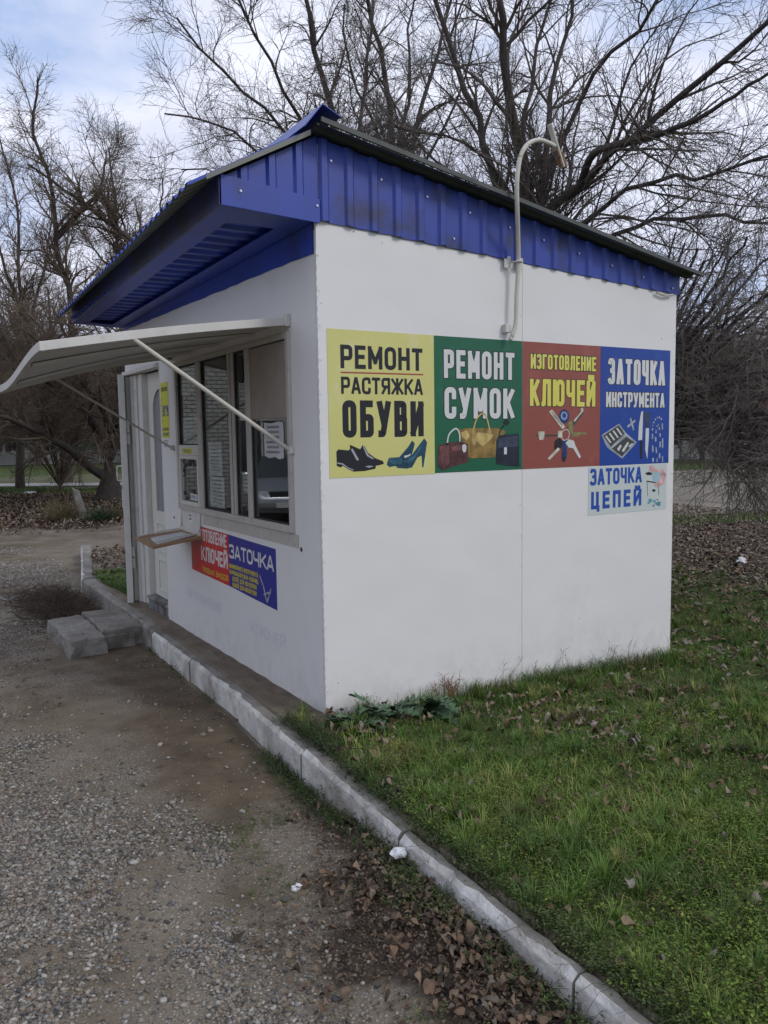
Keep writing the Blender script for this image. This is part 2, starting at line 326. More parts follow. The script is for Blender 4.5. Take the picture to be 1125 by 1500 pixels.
def ground_mat():
    m = bpy.data.materials.new('ground_soil'); m.use_nodes = True; T = m.node_tree; n = T.nodes; L = T.links
    p = n['Principled BSDF']; p.inputs['Roughness'].default_value = .95; p.inputs['Specular IOR Level'].default_value = .2
    tcn = n.new('ShaderNodeTexCoord'); vec = tcn.outputs['Object']
    def noise(s, d=6, r=.6):
        z = n.new('ShaderNodeTexNoise'); z.inputs['Scale'].default_value = s; z.inputs['Detail'].default_value = d; z.inputs['Roughness'].default_value = r; L.new(vec, z.inputs['Vector']); return z.outputs['Fac']
    def ramp(f, cs, ps):
        r = n.new('ShaderNodeValToRGB'); e = r.color_ramp.elements
        while len(e) < len(cs): e.new(.5)
        for i in range(len(cs)): e[i].position = ps[i]; e[i].color = tuple(cs[i])+(1,)
        L.new(f, r.inputs['Fac']); return r.outputs['Color']
    def mask(attr, s, w=.5):
        a = n.new('ShaderNodeAttribute'); a.attribute_name = attr
        k = n.new('ShaderNodeMath'); k.operation = 'MULTIPLY_ADD'; k.inputs[1].default_value = w*2; k.inputs[2].default_value = -w; L.new(noise(s), k.inputs[0])
        q = n.new('ShaderNodeMath'); q.operation = 'ADD'; L.new(a.outputs['Fac'], q.inputs[0]); L.new(k.outputs[0], q.inputs[1])
        r = n.new('ShaderNodeMapRange'); r.inputs['From Min'].default_value = .38; r.inputs['From Max'].default_value = .62; L.new(q.outputs[0], r.inputs['Value']); return r.outputs['Result']
    def mix(f, a, b):
        x = n.new('ShaderNodeMixRGB'); L.new(f, x.inputs['Fac']); L.new(a, x.inputs['Color1']); L.new(b, x.inputs['Color2']); return x.outputs['Color']
    base = ramp(noise(2.2, 8), [(.108, .086, .060), (.170, .140, .102), (.225, .190, .145)], [.3, .5, .72])
    # small stones trodden into the soil
    vo = n.new('ShaderNodeTexVoronoi'); vo.inputs['Scale'].default_value = 42; vo.inputs['Randomness'].default_value = 1; L.new(vec, vo.inputs['Vector'])
    vo2 = n.new('ShaderNodeTexVoronoi'); vo2.inputs['Scale'].default_value = 85; L.new(vec, vo2.inputs['Vector'])
    st = ramp(vo2.outputs['Color'], [(.14, .135, .13), (.25, .235, .215), (.38, .36, .33)], [.2, .5, .8])
    stm = n.new('ShaderNodeMapRange'); stm.inputs['From Min'].default_value = .40; stm.inputs['From Max'].default_value = .30; L.new(vo2.outputs['Distance'], stm.inputs['Value'])
    pk = n.new('ShaderNodeMapRange'); pk.inputs['From Min'].default_value = .42; pk.inputs['From Max'].default_value = .58; L.new(noise(1.1, 5), pk.inputs['Value'])
    mm = n.new('ShaderNodeMath'); mm.operation = 'MULTIPLY'; L.new(stm.outputs['Result'], mm.inputs[0]); L.new(pk.outputs['Result'], mm.inputs[1])
    base = mix(mm.outputs[0], base, st)
    mud = ramp(noise(5, 8), [(.085, .064, .042), (.155, .122, .082)], [.3, .7])
    base = mix(mask('mud', 3, .35), base, mud)
    leaf = ramp(noise(14, 6, .75), [(.022, .017, .013), (.062, .046, .034), (.13, .098, .070)], [.33, .5, .72])
    base = mix(mask('leafy', 2.5, .35), base, leaf)
    gr = ramp(noise(7, 8, .7), [(.035, .036, .014), (.048, .072, .016), (.080, .115, .026)], [.32, .5, .7])
    base = mix(mask('grass', 3, .35), base, gr)
    L.new(base, p.inputs['Base Color'])
    b1 = n.new('ShaderNodeBump'); b1.inputs['Strength'].default_value = .7; b1.inputs['Distance'].default_value = .02; L.new(noise(22, 8, .7), b1.inputs['Height'])
    b2 = n.new('ShaderNodeBump'); b2.inputs['Strength'].default_value = .5; b2.inputs['Distance'].default_value = .01; b2.invert = True; L.new(vo2.outputs['Distance'], b2.inputs['Height']); L.new(b1.outputs['Normal'], b2.inputs['Normal'])
    L.new(b2.outputs['Normal'], p.inputs['Normal'])
    return m
ground = link('ground', gme, ground_mat()); tag(ground, kind='structure')
# far path on the left, paved yard on the right: sheets lying just above the ground
def sheet(name, quad, m, z=-.2, nseg=1):
    b = MB(); b.prism([(x, y, z+.012) for x, y in quad], (0, 0, -.03)); o = b.build(name, m); tag(o, kind='structure'); return o
sheet('path', [(-30, 55.2), (1.7, 30.5), (4.5, 28.3), (9.5, 24.6), (10.3, 25.8), (5.3, 30.0), (2.5, 32.2), (-29, 56.9)], mat('path_concrete', (.27, .265, .25), rough=.9, var=.12, scale=2), z=-.16)
sheet('road', [(9.4, 8.6), (11.87, 7.07), (13.88, 6.32), (22, 3.2), (60, -11), (62, 11), (33.75, 19.2), (28.3, 20.2), (19, 22.4)], MT['asphalt'], z=-.185)

# ------------------------------------------------------------------ kerb and concrete steps
kerb = empty('kerb', (0, 0, 0)); tag(kerb, kind='structure')
def kstone(y0, y1, w=.165, top=-.03, h=.24, m='limewash', dz=0, dx=0):
    b = MB(); g = .0025; sd_ = random.random()*50
    def er(k, i): return Vector((mnoise.noise(Vector((k*.9, i*3.1, sd_))), 0, mnoise.noise(Vector((k*.9+40, i*3.1, sd_)))))
    def P(y, side, z): 
        yy = y; x = float(xk(yy)); s = (float(xk(yy+.05))-float(xk(yy-.05)))/.1; L = math.hypot(1, s)
        return (x+side/L+dx, yy-side*s/L, z)
    y0 += g; y1 -= g; c = .020; n = 18
    rows = []
    for k in range(n+1):
        y = y0+(y1-y0)*k/n; j = lambda a=.004: random.uniform(-a, a)
        chip = .030*max(0, mnoise.noise(Vector((k*.55, 7.7, sd_)))-.12)
        e = [er(k, i)*.010 for i in range(4)]
        rows.append([P(y, .0+j(.001), top-h+dz), P(y, .0+e[0].x+chip, top-c-chip+dz+e[0].z), P(y, c+e[1].x+chip*1.6, top+dz+e[1].z*.5-chip*.4), P(y, w-c+e[2].x, top+dz+e[2].z*.5), P(y, w+e[3].x, top-c+dz), P(y, w, top-h+dz)])
    b.add([p for r in rows for p in r], [(k*6+i, k*6+(i+1) % 6, (k+1)*6+(i+1) % 6, (k+1)*6+i) for k in range(n) for i in range(6)]+[tuple(range(6))[::-1], tuple(n*6+i for i in range(6))])
    b.m = [0 if (i < n*6 and i % 6 in (0, 1)) else 1 for i in range(len(b.f))]
    return b.build('kerb_stone', [MT[m], MT['concrete']], kerb, bevel=.004)
ky = [-3.35, -2.35, -1.35, -.35, .65, 1.65, 2.65]
for i in range(len(ky)-1): kstone(ky[i], ky[i+1], dz=random.uniform(-.006, .006), dx=random.uniform(-.006, .006), m='limewash', w=(.15 if ky[i] > -.4 else .115 if ky[i] > -1.4 else .075))
kstone(-4.35, -3.35, w=.075); kstone(-5.35, -4.35, w=.075)
kstone(2.65, 3.20, w=.19, m='concrete'); kstone(3.20, 3.95, w=.19, m='concrete', dz=.004)
for a_, b_ in ((3.95, 4.95), (4.95, 5.7), (5.7, 6.5), (6.5, 7.4), (7.4, 8.2), (8.2, 8.95)): kstone(a_, b_, w=.15, dz=random.uniform(-.012, .006), m='concrete' if a_ < 5.2 else 'limewash')
apron = MB()     # bare earth between kerb and wall
na = 30
for k in range(na+1):
    y = -.28+4.4*k/na; x = float(xk(y))+.14
    apron.v += [(x, y, -.037+random.uniform(-.004, .004)), (x*.5, y, -.022+random.uniform(-.006, .006)), (.03, y, -.012+random.uniform(-.006, .006))]
for k in range(na):
    for i in range(2): apron.f.append((k*3+i, k*3+i+1, k*3+i+4, k*3+i+3)); apron.m.append(0)
o = apron.build('soil_strip', MT['soil'], smooth=True); tag(o, kind='structure')
def slab(name, x0, x1, y0, y1, z0, z1, m, parent, rot=0, chip=.01, nn=13):
    bm = bmesh.new(); bmesh.ops.create_cube(bm, size=1)
    for v in bm.verts: v.co = Vector(((x0+x1)/2+v.co.x*(x1-x0), (y0+y1)/2+v.co.y*(y1-y0), (z0+z1)/2+v.co.z*(z1-z0)))
    bmesh.ops.subdivide_edges(bm, edges=bm.edges, cuts=nn, use_grid_fill=True)
    for v in bm.verts:
        q = v.co*7
        q3 = q*4; edge = sum(1 for a, l, h in ((v.co.x, x0, x1), (v.co.y, y0, y1), (v.co.z, z0, z1)) if abs(a-l) < .004 or abs(a-h) < .004)
        v.co += Vector((mnoise.noise(q), mnoise.noise(q+Vector((9, 0, 0))), .5*mnoise.noise(q+Vector((0, 9, 0)))))*chip+Vector((mnoise.noise(q3), mnoise.noise(q3+Vector((5, 0, 0))), .6*mnoise.noise(q3+Vector((0, 5, 0)))))*chip*.35
        if edge > 1: v.co += (Vector(((x0+x1)/2, (y0+y1)/2, (z0+z1)/2))-v.co).normalized()*chip*max(0, mnoise.noise(q*1.7+Vector((3, 3, 3)))+.1)*1.6
    c = Vector(((x0+x1)/2, (y0+y1)/2, 0)); bmesh.ops.rotate(bm, verts=bm.verts, cent=c, matrix=Matrix.Rotation(rot, 3, 'Z'))
    me = bpy.data.meshes.new(name); bm.to_mesh(me); bm.free()
    o = link(name, me, MT[m], parent); bb = o.modifiers.new('bevel', 'BEVEL'); bb.width = .007; bb.segments = 2; bb.limit_method = 'ANGLE'; bb.angle_limit = math.radians(50)
    return o
step = empty('concrete_step', (-.5, 3.3, -.2)); tag(step, 'low entrance step of rough grey concrete slabs in front of the kiosk door', 'step')
S = Vector((-.5, 3.3, -.2))
def sslab(*a, **k):
    o = slab(*a, **k); o.data.transform(Matrix.Translation(-S)); return o
sslab('slab', -.87, -.575, 2.80, 3.80, -.24, -.055, 'concrete', step, rot=.02, chip=.022)
sslab('slab', -.562, -.215, 2.98, 3.84, -.225, -.038, 'concrete', step, rot=-.01, chip=.014)
sslab('mortar', -.555, -.30, 2.945, 2.975, -.24, -.085, 'concrete', step, chip=.02)

# ------------------------------------------------------------------ the kiosk
kiosk = empty('kiosk', (1.46, 2.04, -.2))
tag(kiosk, 'white sheet-metal repair kiosk with blue profiled roof trim and a raised awning over its window', 'kiosk')
KO = Vector((1.46, 2.04, -.2))
def kb(b, name, m, parent=None, **k):
    """build a kiosk part, given in world coordinates, under the kiosk (or under one of its parts)"""
    b.v = [tuple(Vector(p)-KO) for p in b.v]
    return b.build(name, [MT[x] if isinstance(x, str) else x for x in (m if isinstance(m, (list, tuple)) else [m])], parent or kiosk, **k)
LY = 4.10; LX = 2.92
# side wall facing the lawn: two sheets with a seam
def gz(x): return 3.135-.160*x          # underside of the long roof slope
for x0, x1 in ((.0, 1.450), (1.454, 2.92)):
    b = MB(); nn = 10
    b.prism([(x0, 0, -.30), (x1, 0, -.30), (x1, 0, gz(x1)-.03), (x0, 0, gz(x0)-.03)], (0, .022, 0))
    kb(b, 'wall_sheet', 'white', bevel=.0015)
b = MB(); b.box(1.448, 1.456, .001, .02, -.3, 2.8); kb(b, 'seam_strip', 'beige')
b = MB(); b.prism([(.022, LY-.022, -.3), (LX, LY-.022, -.3), (LX, LY-.022, gz(LX)-.03), (.022, LY-.022, gz(.1)-.05)], (0, .02, 0)); kb(b, 'rear_side_wall', 'white')
b = MB(); b.box(LX-.024, LX-.002, .024, LY-.024, -.3, gz(LX)-.04); kb(b, 'back_wall', 'white')
b = MB(); b.box(.06, LX-.03, .03, LY-.03, -.06, .02); kb(b, 'floor', 'innerdark')
b = MB(); b.box(.06, LX-.03, .03, LY-.03, 2.50, 2.53); kb(b, 'ceiling', 'inner')
b = MB(); b.box(LX-.06, LX-.03, .03, LY-.03, .02, 2.5); b.box(.06, LX-.06, .024, .04, .02, 2.5); kb(b, 'wall_lining', 'inner')
# front wall, one sheet with the window opening left out
def holed(ysl, zsl, hole, x0, x1):
    b = MB(); ny, nz_ = len(ysl), len(zsl); vid = {}
    for s, x in ((0, x0), (1, x1)):
        for j, z in enumerate(zsl):
            for i, y in enumerate(ysl): vid[(s, i, j)] = len(b.v); b.v.append((x, y, z))
    solid = lambda i, j: 0 <= i < ny-1 and 0 <= j < nz_-1 and not hole(i, j)
    for j in range(nz_-1):
        for i in range(ny-1):
            if not solid(i, j): continue
            for s in (0, 1): b.f.append((vid[s, i, j], vid[s, i+1, j], vid[s, i+1, j+1], vid[s, i, j+1])); b.m.append(0)
            for (di, dj, e) in ((-1, 0, ((i, j), (i, j+1))), (1, 0, ((i+1, j), (i+1, j+1))), (0, -1, ((i, j), (i+1, j))), (0, 1, ((i, j+1), (i+1, j+1)))):
                if not solid(i+di, j+dj):
                    (p, q) = e; b.f.append((vid[(0,)+p], vid[(0,)+q], vid[(1,)+q], vid[(1,)+p])); b.m.append(0)
    return b
b = holed([.024, .36, 2.50, 2.965], [-.26, 1.005, 2.155, 2.66], lambda i, j: i == 1 and j == 1, 0.0, .05)
b.v = [(x, y, z+(.0 if z > 2.6 else 0)) for x, y, z in b.v]
kb(b, 'front_wall', 'white')
b = MB(); b.box(0.0, .05, 2.967, LY, 2.205, 2.66); kb(b, 'wall_over_door', 'white')
# door bay: stepped jamb boards, lintel, inner door
b = MB(); b.box(.0, .11, 2.969, 2.99, 0.0, 2.20); kb(b, 'reveal', 'trimwhite', bevel=.003)
b = MB(); b.box(-.035, .06, 2.98, 4.10, 2.165, 2.203); kb(b, 'lintel', 'trimwhite', bevel=.004)
df = MB(); df.box(.02, .12, 3.62, 3.70, 0.02, 2.16); kb(df, 'jamb', 'trimwhite', bevel=.003)
for y0, y1, x in ((3.705, 3.80, .035), (3.805, 3.90, .02), (3.905, 3.99, .005)):
    b = MB(); b.box(x, x+.05, y0, y1, -.03, 2.16); kb(b, 'jamb_board', 'trimwhite', bevel=.003)
b = MB(); b.box(-.03, .05, 3.995, 4.085, -.06, 2.16); kb(b, 'outer_jamb', 'trimwhite', bevel=.004)
door = MB()
# leaf with an arched glass opening and two sunk fields
dy0, dy1, dz0, dz1 = 2.995, 3.615, .10, 2.155
gy0, gy1, gz0, gz1 = 3.06, 3.47, .90, 2.0
bm = bmesh.new()
arch = []
for k in range(9):
    t = k/8; yy = gy0+(gy1-gy0)*t; arch.append((yy, 1.88+.12*math.sin(PI*t)**.8 if 0 < k < 8 else 1.86))
outer = [(dy0, dz0), (dy1, dz0), (dy1, dz1), (dy0, dz1)]
lo = [(dy0, dz0), (dy1, dz0), (dy1, gz0), (dy0, gz0)]
door.prism([(.075, y, z) for y, z in lo], (.035, 0, 0))
door.prism([(.075, y, z) for y, z in ((dy0, gz0), (gy0, gz0), (gy0, 1.86), (gy0, dz1), (dy0, dz1))], (.035, 0, 0))
door.prism([(.075, y, z) for y, z in ((gy1, gz0), (dy1, gz0), (dy1, dz1), (gy1, dz1), (gy1, 1.86))], (.035, 0, 0))
door.prism([(.075, y, z) for y, z in (arch+[(gy1, dz1), (gy0, dz1)])], (.035, 0, 0))
dl = kb(door, 'door', 'cream')
b = MB(); b.box(.088, .096, gy0-.0, gy1, gz0, 2.03); kb(b, 'door_glass', 'doorglass', dl)
for z0, z1 in ((.16, .46), (.52, .80)):
    b = MB()
    for (a0, a1, c0, c1) in ((3.06, 3.47, z0, z0+.018), (3.06, 3.47, z1-.018, z1), (3.06, 3.078, z0+.018, z1-.018), (3.452, 3.47, z0+.018, z1-.018)): b.box(.066, .0755, a0, a1, c0, c1)
    kb(b, 'moulding', 'cream', dl, bevel=.003)
b = MB(); b.box(.0, .13, 2.98, 3.62, -.10, .07); b.box(-.012, .10, 2.98, 3.62, .068, .095); kb(b, 'threshold', 'membrane', bevel=.02, seg=3)
b = MB(); b.box(-.16, .0, 2.98, 4.0, -.09, -.028); kb(b, 'door_step_slab', 'concrete', bevel=.01)
# outer steel door swung right open, seen almost edge on
od = MB()
R = Matrix.Translation(Vector((-.085, 3.93, 0))) @ Matrix.Rotation(math.radians(-14.5), 4, 'Z')
od.box(-.03, .03, .0, .86, -.03, 2.17, R)
odo = kb(od, 'outer_door', 'trimwhite', bevel=.006)
for z in (.42, 1.62):
    b = MB(); b.tube([(-.035, 3.965, z-.01), (-.035, 3.965, z-.11)], .022, 12); b.tube([(-.035, 3.965, z+.005), (-.035, 3.965, z+.10)], .022, 12); kb(b, 'hinge', 'trimwhite', odo, smooth=True)
b = MB(); b.tube([R @ Vector(p) for p in ((-.03, .80, 1.28), (-.085, .80, 1.28), (-.09, .80, 1.22), (-.085, .80, 1.13), (-.03, .80, 1.13))], .008, 8); b.box(-.05, -.03, .76, .84, .84, 1.04, R); kb(b, 'handle', 'trimwhite', odo, smooth=True)

# window: frame, mullions, panes
wf = MB()
wf.box(-.022, .035, .345, .385, .99, 2.16); wf.box(-.022, .035, 2.465, 2.51, .99, 2.16)
wf.box(-.020, .035, .385, 2.465, 2.125, 2.16); wf.box(-.020, .035, .385, 2.465, .985, 1.030)
win = kb(wf, 'window', 'beige', bevel=.004)
for y0, y1 in ((.960, 1.03), (1.238, 1.278), (1.296, 1.340), (1.905, 1.995)):
    b = MB(); b.box(-.016, .03, y0, y1, 1.0305, 2.1245); kb(b, 'mullion', 'beige', win, bevel=.004)
b = MB(); b.box(-.010, .024, 1.279, 1.295, 1.031, 2.124); kb(b, 'gasket', 'black', win)
b = MB(); b.box(-.016, .03, 1.996, 2.464, 1.425, 1.505); kb(b, 'transom', 'trimwhite', win, bevel=.004)
for y0, y1, z0, z1 in ((.386, .959, 1.031, 2.124), (1.031, 1.237, 1.031, 2.124), (1.341, 1.904, 1.031, 2.124), (1.996, 2.464, 1.506, 2.124)):
    b = MB(); b.box(.006, .010, y0, y1, z0, z1); kb(b, 'pane', 'glass', win)
    b = MB()
    for (a0, a1, c0, c1) in ((y0, y0+.010, z0, z1), (y1-.010, y1, z0, z1), (y0+.010, y1-.010, z0, z0+.010), (y0+.010, y1-.010, z1-.010, z1)): b.box(-.004, .0055, a0, a1, c0, c1)
    kb(b, 'bead', 'black', win)
b = MB(); b.box(-.006, .0055, .397, .953, 1.67, 2.117); kb(b, 'blind_panel', 'blind', win)
b = MB()      # dark oval vent opening frame at the top of the narrow pane
ov = [(.5*.10*math.cos(t)+1.134, (2.005+.045*math.copysign(1, math.sin(t)))+.045*math.sin(t)) for t in [2*PI*k/24+.01 for k in range(24)]]
b.prism([(-.003, y, z) for y, z in ov], (.007, 0, 0)); kb(b, 'vent_hole', 'black', win)
# small serving hatch
h = MB(); h.box(-.018, .03, 1.996, 2.03, 1.031, 1.424); h.box(-.018, .03, 2.43, 2.464, 1.031, 1.424); h.box(-.018, .03, 2.031, 2.429, 1.395, 1.424); h.box(-.018, .03, 2.031, 2.429, 1.031, 1.062)
hatch = kb(h, 'hatch', 'trimwhite', win, bevel=.003)
b = MB(); b.box(.006, .010, 2.03, 2.43, 1.062, 1.395); kb(b, 'hatch_pane', 'glass', win)
b = MB(); rr = random.Random(5)
for k in range(95):
    e = rr.random()
    if e < .3: y, z = rr.uniform(2.04, 2.42), rr.uniform(1.345, 1.388)
    elif e < .52: y, z = rr.uniform(2.04, 2.08), rr.uniform(1.08, 1.36)
    elif e < .7: y, z = rr.uniform(2.38, 2.42), rr.uniform(1.08, 1.36)
    else: y, z = rr.uniform(2.04, 2.42), rr.uniform(1.07, 1.15)
    r0 = rr.uniform(.006, .016); n = 6
    b.prism([(.001+k*.00003, y+r0*math.cos(2*PI*i/n)*rr.uniform(.6, 1.3), z+r0*math.sin(2*PI*i/n)*rr.uniform(.6, 1.3)) for i in range(n)], (.001, 0, 0))
kb(b, 'lace_border', 'black', win)['kind'] = 'stuff'
# flat plate below the window and hatch flap
b = MB(); b.box(-.004, -.0005, .30, 1.965, .905, .982); kb(b, 'sill_plate', 'beige', bevel=.001)
b = MB(); b.box(-.012, -.0005, 2.03, 2.47, .80, 1.0); kb(b, 'hatch_flap', 'trimwhite', bevel=.003)

# counter shelf on bent rods
b = MB(); b.hexa([(-.385, 1.99, .742), (.0, 1.99, .792), (-.385, 2.50, .765), (.0, 2.50, .80), (-.385, 1.99, .760), (.0, 1.99, .812), (-.385, 2.50, .783), (.0, 2.50, .82)])
shelf = kb(b, 'counter_shelf', 'plywood', bevel=.002)
for y in (2.01, 2.46):
    b = MB(); b.tube([(-.012, y, 1.0), (-.018, y, .86), (-.035, y, .832), (-.20, y, .806+.012), (-.37, y, .79)], .006, 8); kb(b, 'rod', 'trimwhite', shelf, smooth=True)

# awning: a steel flap hinged above the window and propped open
aw = MB(); nx_, ny_ = 14, 16
AX = -1.354; Y0, Y1 = .36, 2.62
def awz(u, v):   # u 0..1 outwards, v 0..1 along the wall
    return 2.215-.205*u+.012*math.sin(PI*u)-.115*(u**1.7)*sst(0, .62, v)-.0*v
pts = []
for s in (0, 1):
    for i in range(nx_+1):
        for j in range(ny_+1):
            u = i/nx_; v = j/ny_; pts.append((AX*u-.004, Y0+(Y1-Y0)*v, float(awz(u, v))+(.004 if s else 0)))
fc = []; nv = (nx_+1)*(ny_+1)
for i in range(nx_):
    for j in range(ny_):
        q = (i*(ny_+1)+j, (i+1)*(ny_+1)+j, (i+1)*(ny_+1)+j+1, i*(ny_+1)+j+1); fc += [q, tuple(nv+k for k in q[::-1])]
aw.add(pts, fc)
awn = kb(aw, 'awning', 'trimwhite')
def rim(path, w=.022, hh=.040):
    b = MB(); n = len(path)
    for k, (x, y, z, nx, ny) in enumerate(path):
        b.v += [(x, y, z-.006), (x-nx*w, y-ny*w, z-.006), (x-nx*w, y-ny*w, z+hh), (x, y, z+hh)]
    for k in range(n-1):
        for i in range(4): b.f.append((k*4+i, k*4+(i+1) % 4, k*4+4+(i+1) % 4, k*4+4+i)); b.m.append(0)
    b.f += [(0, 1, 2, 3), tuple((n-1)*4+i for i in (3, 2, 1, 0))]; b.m += [0, 0]
    kb(b, 'rim', 'trimwhite', awn, bevel=.002)
rim([(AX*i/nx_, Y0-.002, float(awz(i/nx_, 0))-.01, 0, -1) for i in range(nx_+1)])
rim([(AX*i/nx_, Y1+.002, float(awz(i/nx_, 1))-.01, 0, 1) for i in range(nx_+1)])
rim([(AX-.004, Y0-.022+(Y1-Y0+.044)*j/ny_, float(awz(1, j/ny_))-.01, -1, 0) for j in range(ny_+1)][::1], w=-.0+.022)
for v in (.24, .5, .76):
    b = MB()
    for i in range(nx_+1):
        u = .02+.95*i/nx_; x = AX*u; y = Y0+(Y1-Y0)*v; z = float(awz(u, v))
        b.v += [(x, y-.028, z-.003), (x, y+.028, z-.003), (x, y+.022, z-.020), (x, y-.022, z-.020)]
    for i in range(nx_):
        for k in range(4): b.f.append((i*4+k, i*4+(k+1) % 4, i*4+4+(k+1) % 4, i*4+4+k)); b.m.append(0)
    kb(b, 'stiffener', 'trimwhite', awn)
b = MB(); b.tube([(-.895, .372, float(awz(.66, 0))-.01), (-.02, .350, 1.478)], .0125, 10); kb(b, 'prop', 'pipe', awn, smooth=True)
b = MB(); b.tube([(-.892, 2.62, float(awz(.66, 1))-.01), (-.02, 2.633, 1.482)], .009, 10); kb(b, 'prop', 'pipe', awn, smooth=True)
for y, z in ((.350, 1.478), (2.633, 1.482)):
    b = MB(); b.box(-.03, -.0005, y-.018, y+.018, z-.022, z+.022); kb(b, 'prop_bracket', 'trimwhite', awn, bevel=.004)
for y in (.34, 2.60):
    b = MB(); b.box(-.03, -.0005, y, y+.035, 2.19, 2.26); kb(b, 'hinge_bracket', 'trimwhite', awn, bevel=.004)
b = MB(); b.tube([(-.014, .40, 2.232), (-.014, 2.60, 2.232)], .012, 8); kb(b, 'hinge_rod', 'trimwhite', awn, smooth=True)

# profiled sheets ----------------------------------------------------
def profile(s0, s1, pitch=.155, rise=.016, ramp=.014, top=.034, off=.02):
    """positions along the sheet and how far each stands proud"""
    out = [(s0, 0.0)]; s = s0+off
    while s+2*ramp+top < s1-.004:
        out += [(s, 0.0), (s+ramp, rise), (s+ramp+top, rise), (s+2*ramp+top, 0.0)]; s += pitch
    out.append((s1, 0.0)); return out
def profsheet(fn, prof, name, m, parent=None, th=.0012):
    """fn(s, d, t) -> 3d point; t 0 bottom, 1 top"""
    b = MB(); n = len(prof)
    for dd in (0, -th):
        for (s, d) in prof: b.v += [fn(s, d+dd, 0.0), fn(s, d+dd, 1.0)]
    for k in range(n-1):
        b.f += [(2*k, 2*k+2, 2*k+3, 2*k+1), (2*n+2*k, 2*n+2*k+1, 2*n+2*k+3, 2*n+2*k+2), (2*k, 2*n+2*k, 2*n+2*k+2, 2*k+2), (2*k+1, 2*k+3, 2*n+2*k+3, 2*n+2*k+1)]
    b.f += [(0, 1, 2*n+1, 2*n), (2*n-2, 4*n-2, 4*n-1, 2*n-1)]
    b.m = [0]*len(b.f)
    return kb(b, name, m, parent)
# deep blue trim on the lawn side, two sheets meeting at the lamp pipe
zb = lambda x: 2.708-.0575*x
prng = random.Random(8)
for s0, s1 in ((.018, 1.372), (1.376, 2.945)):
    profsheet(lambda s, d, t: (s, -.006-d-(.004 if s0 < 1 else 0), (zb(s)+prng.uniform(-.006, .004) if t == 0 else gz(s)+.0)), profile(s0, s1, off=.0), 'fascia_sheet', 'bluedirt')
def rake(x): return 3.135+.545*x       # short steep slope over the front
profsheet(lambda s, d, t: (s, -.004-d, (2.80 if t == 0 else rake(s)+.0)), profile(-.548, .016, off=.11), 'gable_sheet', 'blue')
# projecting box under the eave on the front
ye = 4.12
def fx(y): return -.543+.083*y/ye
def fzb(y): return 2.711-.066*y/ye
b = MB(); b.hexa([(-.543, -.022, 2.711), (.018, -.022, 2.687), (-.543, -.010, 2.711), (.018, -.010, 2.687), (-.543, -.022, 2.862), (.018, -.022, 2.812), (-.543, -.010, 2.862), (.018, -.010, 2.812)])
box = kb(b, 'end_board', 'blue', bevel=.002)
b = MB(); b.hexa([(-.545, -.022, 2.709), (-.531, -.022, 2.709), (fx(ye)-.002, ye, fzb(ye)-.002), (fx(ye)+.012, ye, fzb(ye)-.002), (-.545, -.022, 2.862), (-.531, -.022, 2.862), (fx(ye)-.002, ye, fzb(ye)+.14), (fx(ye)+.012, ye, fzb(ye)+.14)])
kb(b, 'front_board', 'blueshadegrime', bevel=.002)
def sof(xa0, xa1, xb0, xb1, z=0.0, y0=-.008, y1=ye, name='soffit_edge'):
    b = MB(); f = lambda y, x: fzb(y)+.002+z+(2.692-2.711)*((x+.54)/.54)*.9
    b.hexa([(xa0, y0, f(y0, xa0)), (xa1, y0, f(y0, xa1)), (xb0, y1, f(y1, xb0)), (xb1, y1, f(y1, xb1)), (xa0, y0, f(y0, xa0)+.008), (xa1, y0, f(y0, xa1)+.008), (xb0, y1, f(y1, xb0)+.008), (xb1, y1, f(y1, xb1)+.008)])
    kb(b, name, 'blue')
sof(-.530, -.405, fx(ye)+.014, fx(ye)+.12); sof(-.13, -.014, -.13, -.014)
sof(-.406, -.129, -.406, -.129, y0=-.008, y1=.235); sof(-.405, -.13, -.34, -.13, y0=ye-.14, y1=ye)
def sofz(y, x): return fzb(y)+.014+(2.692-2.711)*((x+.54)/.54)*.9
profsheet(lambda s, d, t: ((-.50 if t == 0 else -.06), s, sofz(s, -.3)+.030-d), profile(.10, ye-.05, pitch=.155, rise=.018, off=.03), 'soffit_sheet', 'blue')
b = MB(); nn = 40     # blue band under the soffit with a ragged cut lower edge
for k in range(nn+1):
    y = .024+(ye-.03)*k/nn; zz = 2.538+.062*k/nn+prng.uniform(-.004, .004)
    b.v += [(-.006, y, zz), (-.006, y, 2.70-.03*k/nn), (-.003, y, zz), (-.003, y, 2.70-.03*k/nn)]
for k in range(nn):
    q = k*4; b.f += [(q, q+4, q+5, q+1), (q+2, q+3, q+7, q+6), (q, q+2, q+6, q+4)]; b.m += [0]*3
kb(b, 'front_band', 'blue')
b = MB(); b.box(fx(ye)+.01, 0, ye-.012, ye, 2.645, 2.80); kb(b, 'end_board', 'blue')
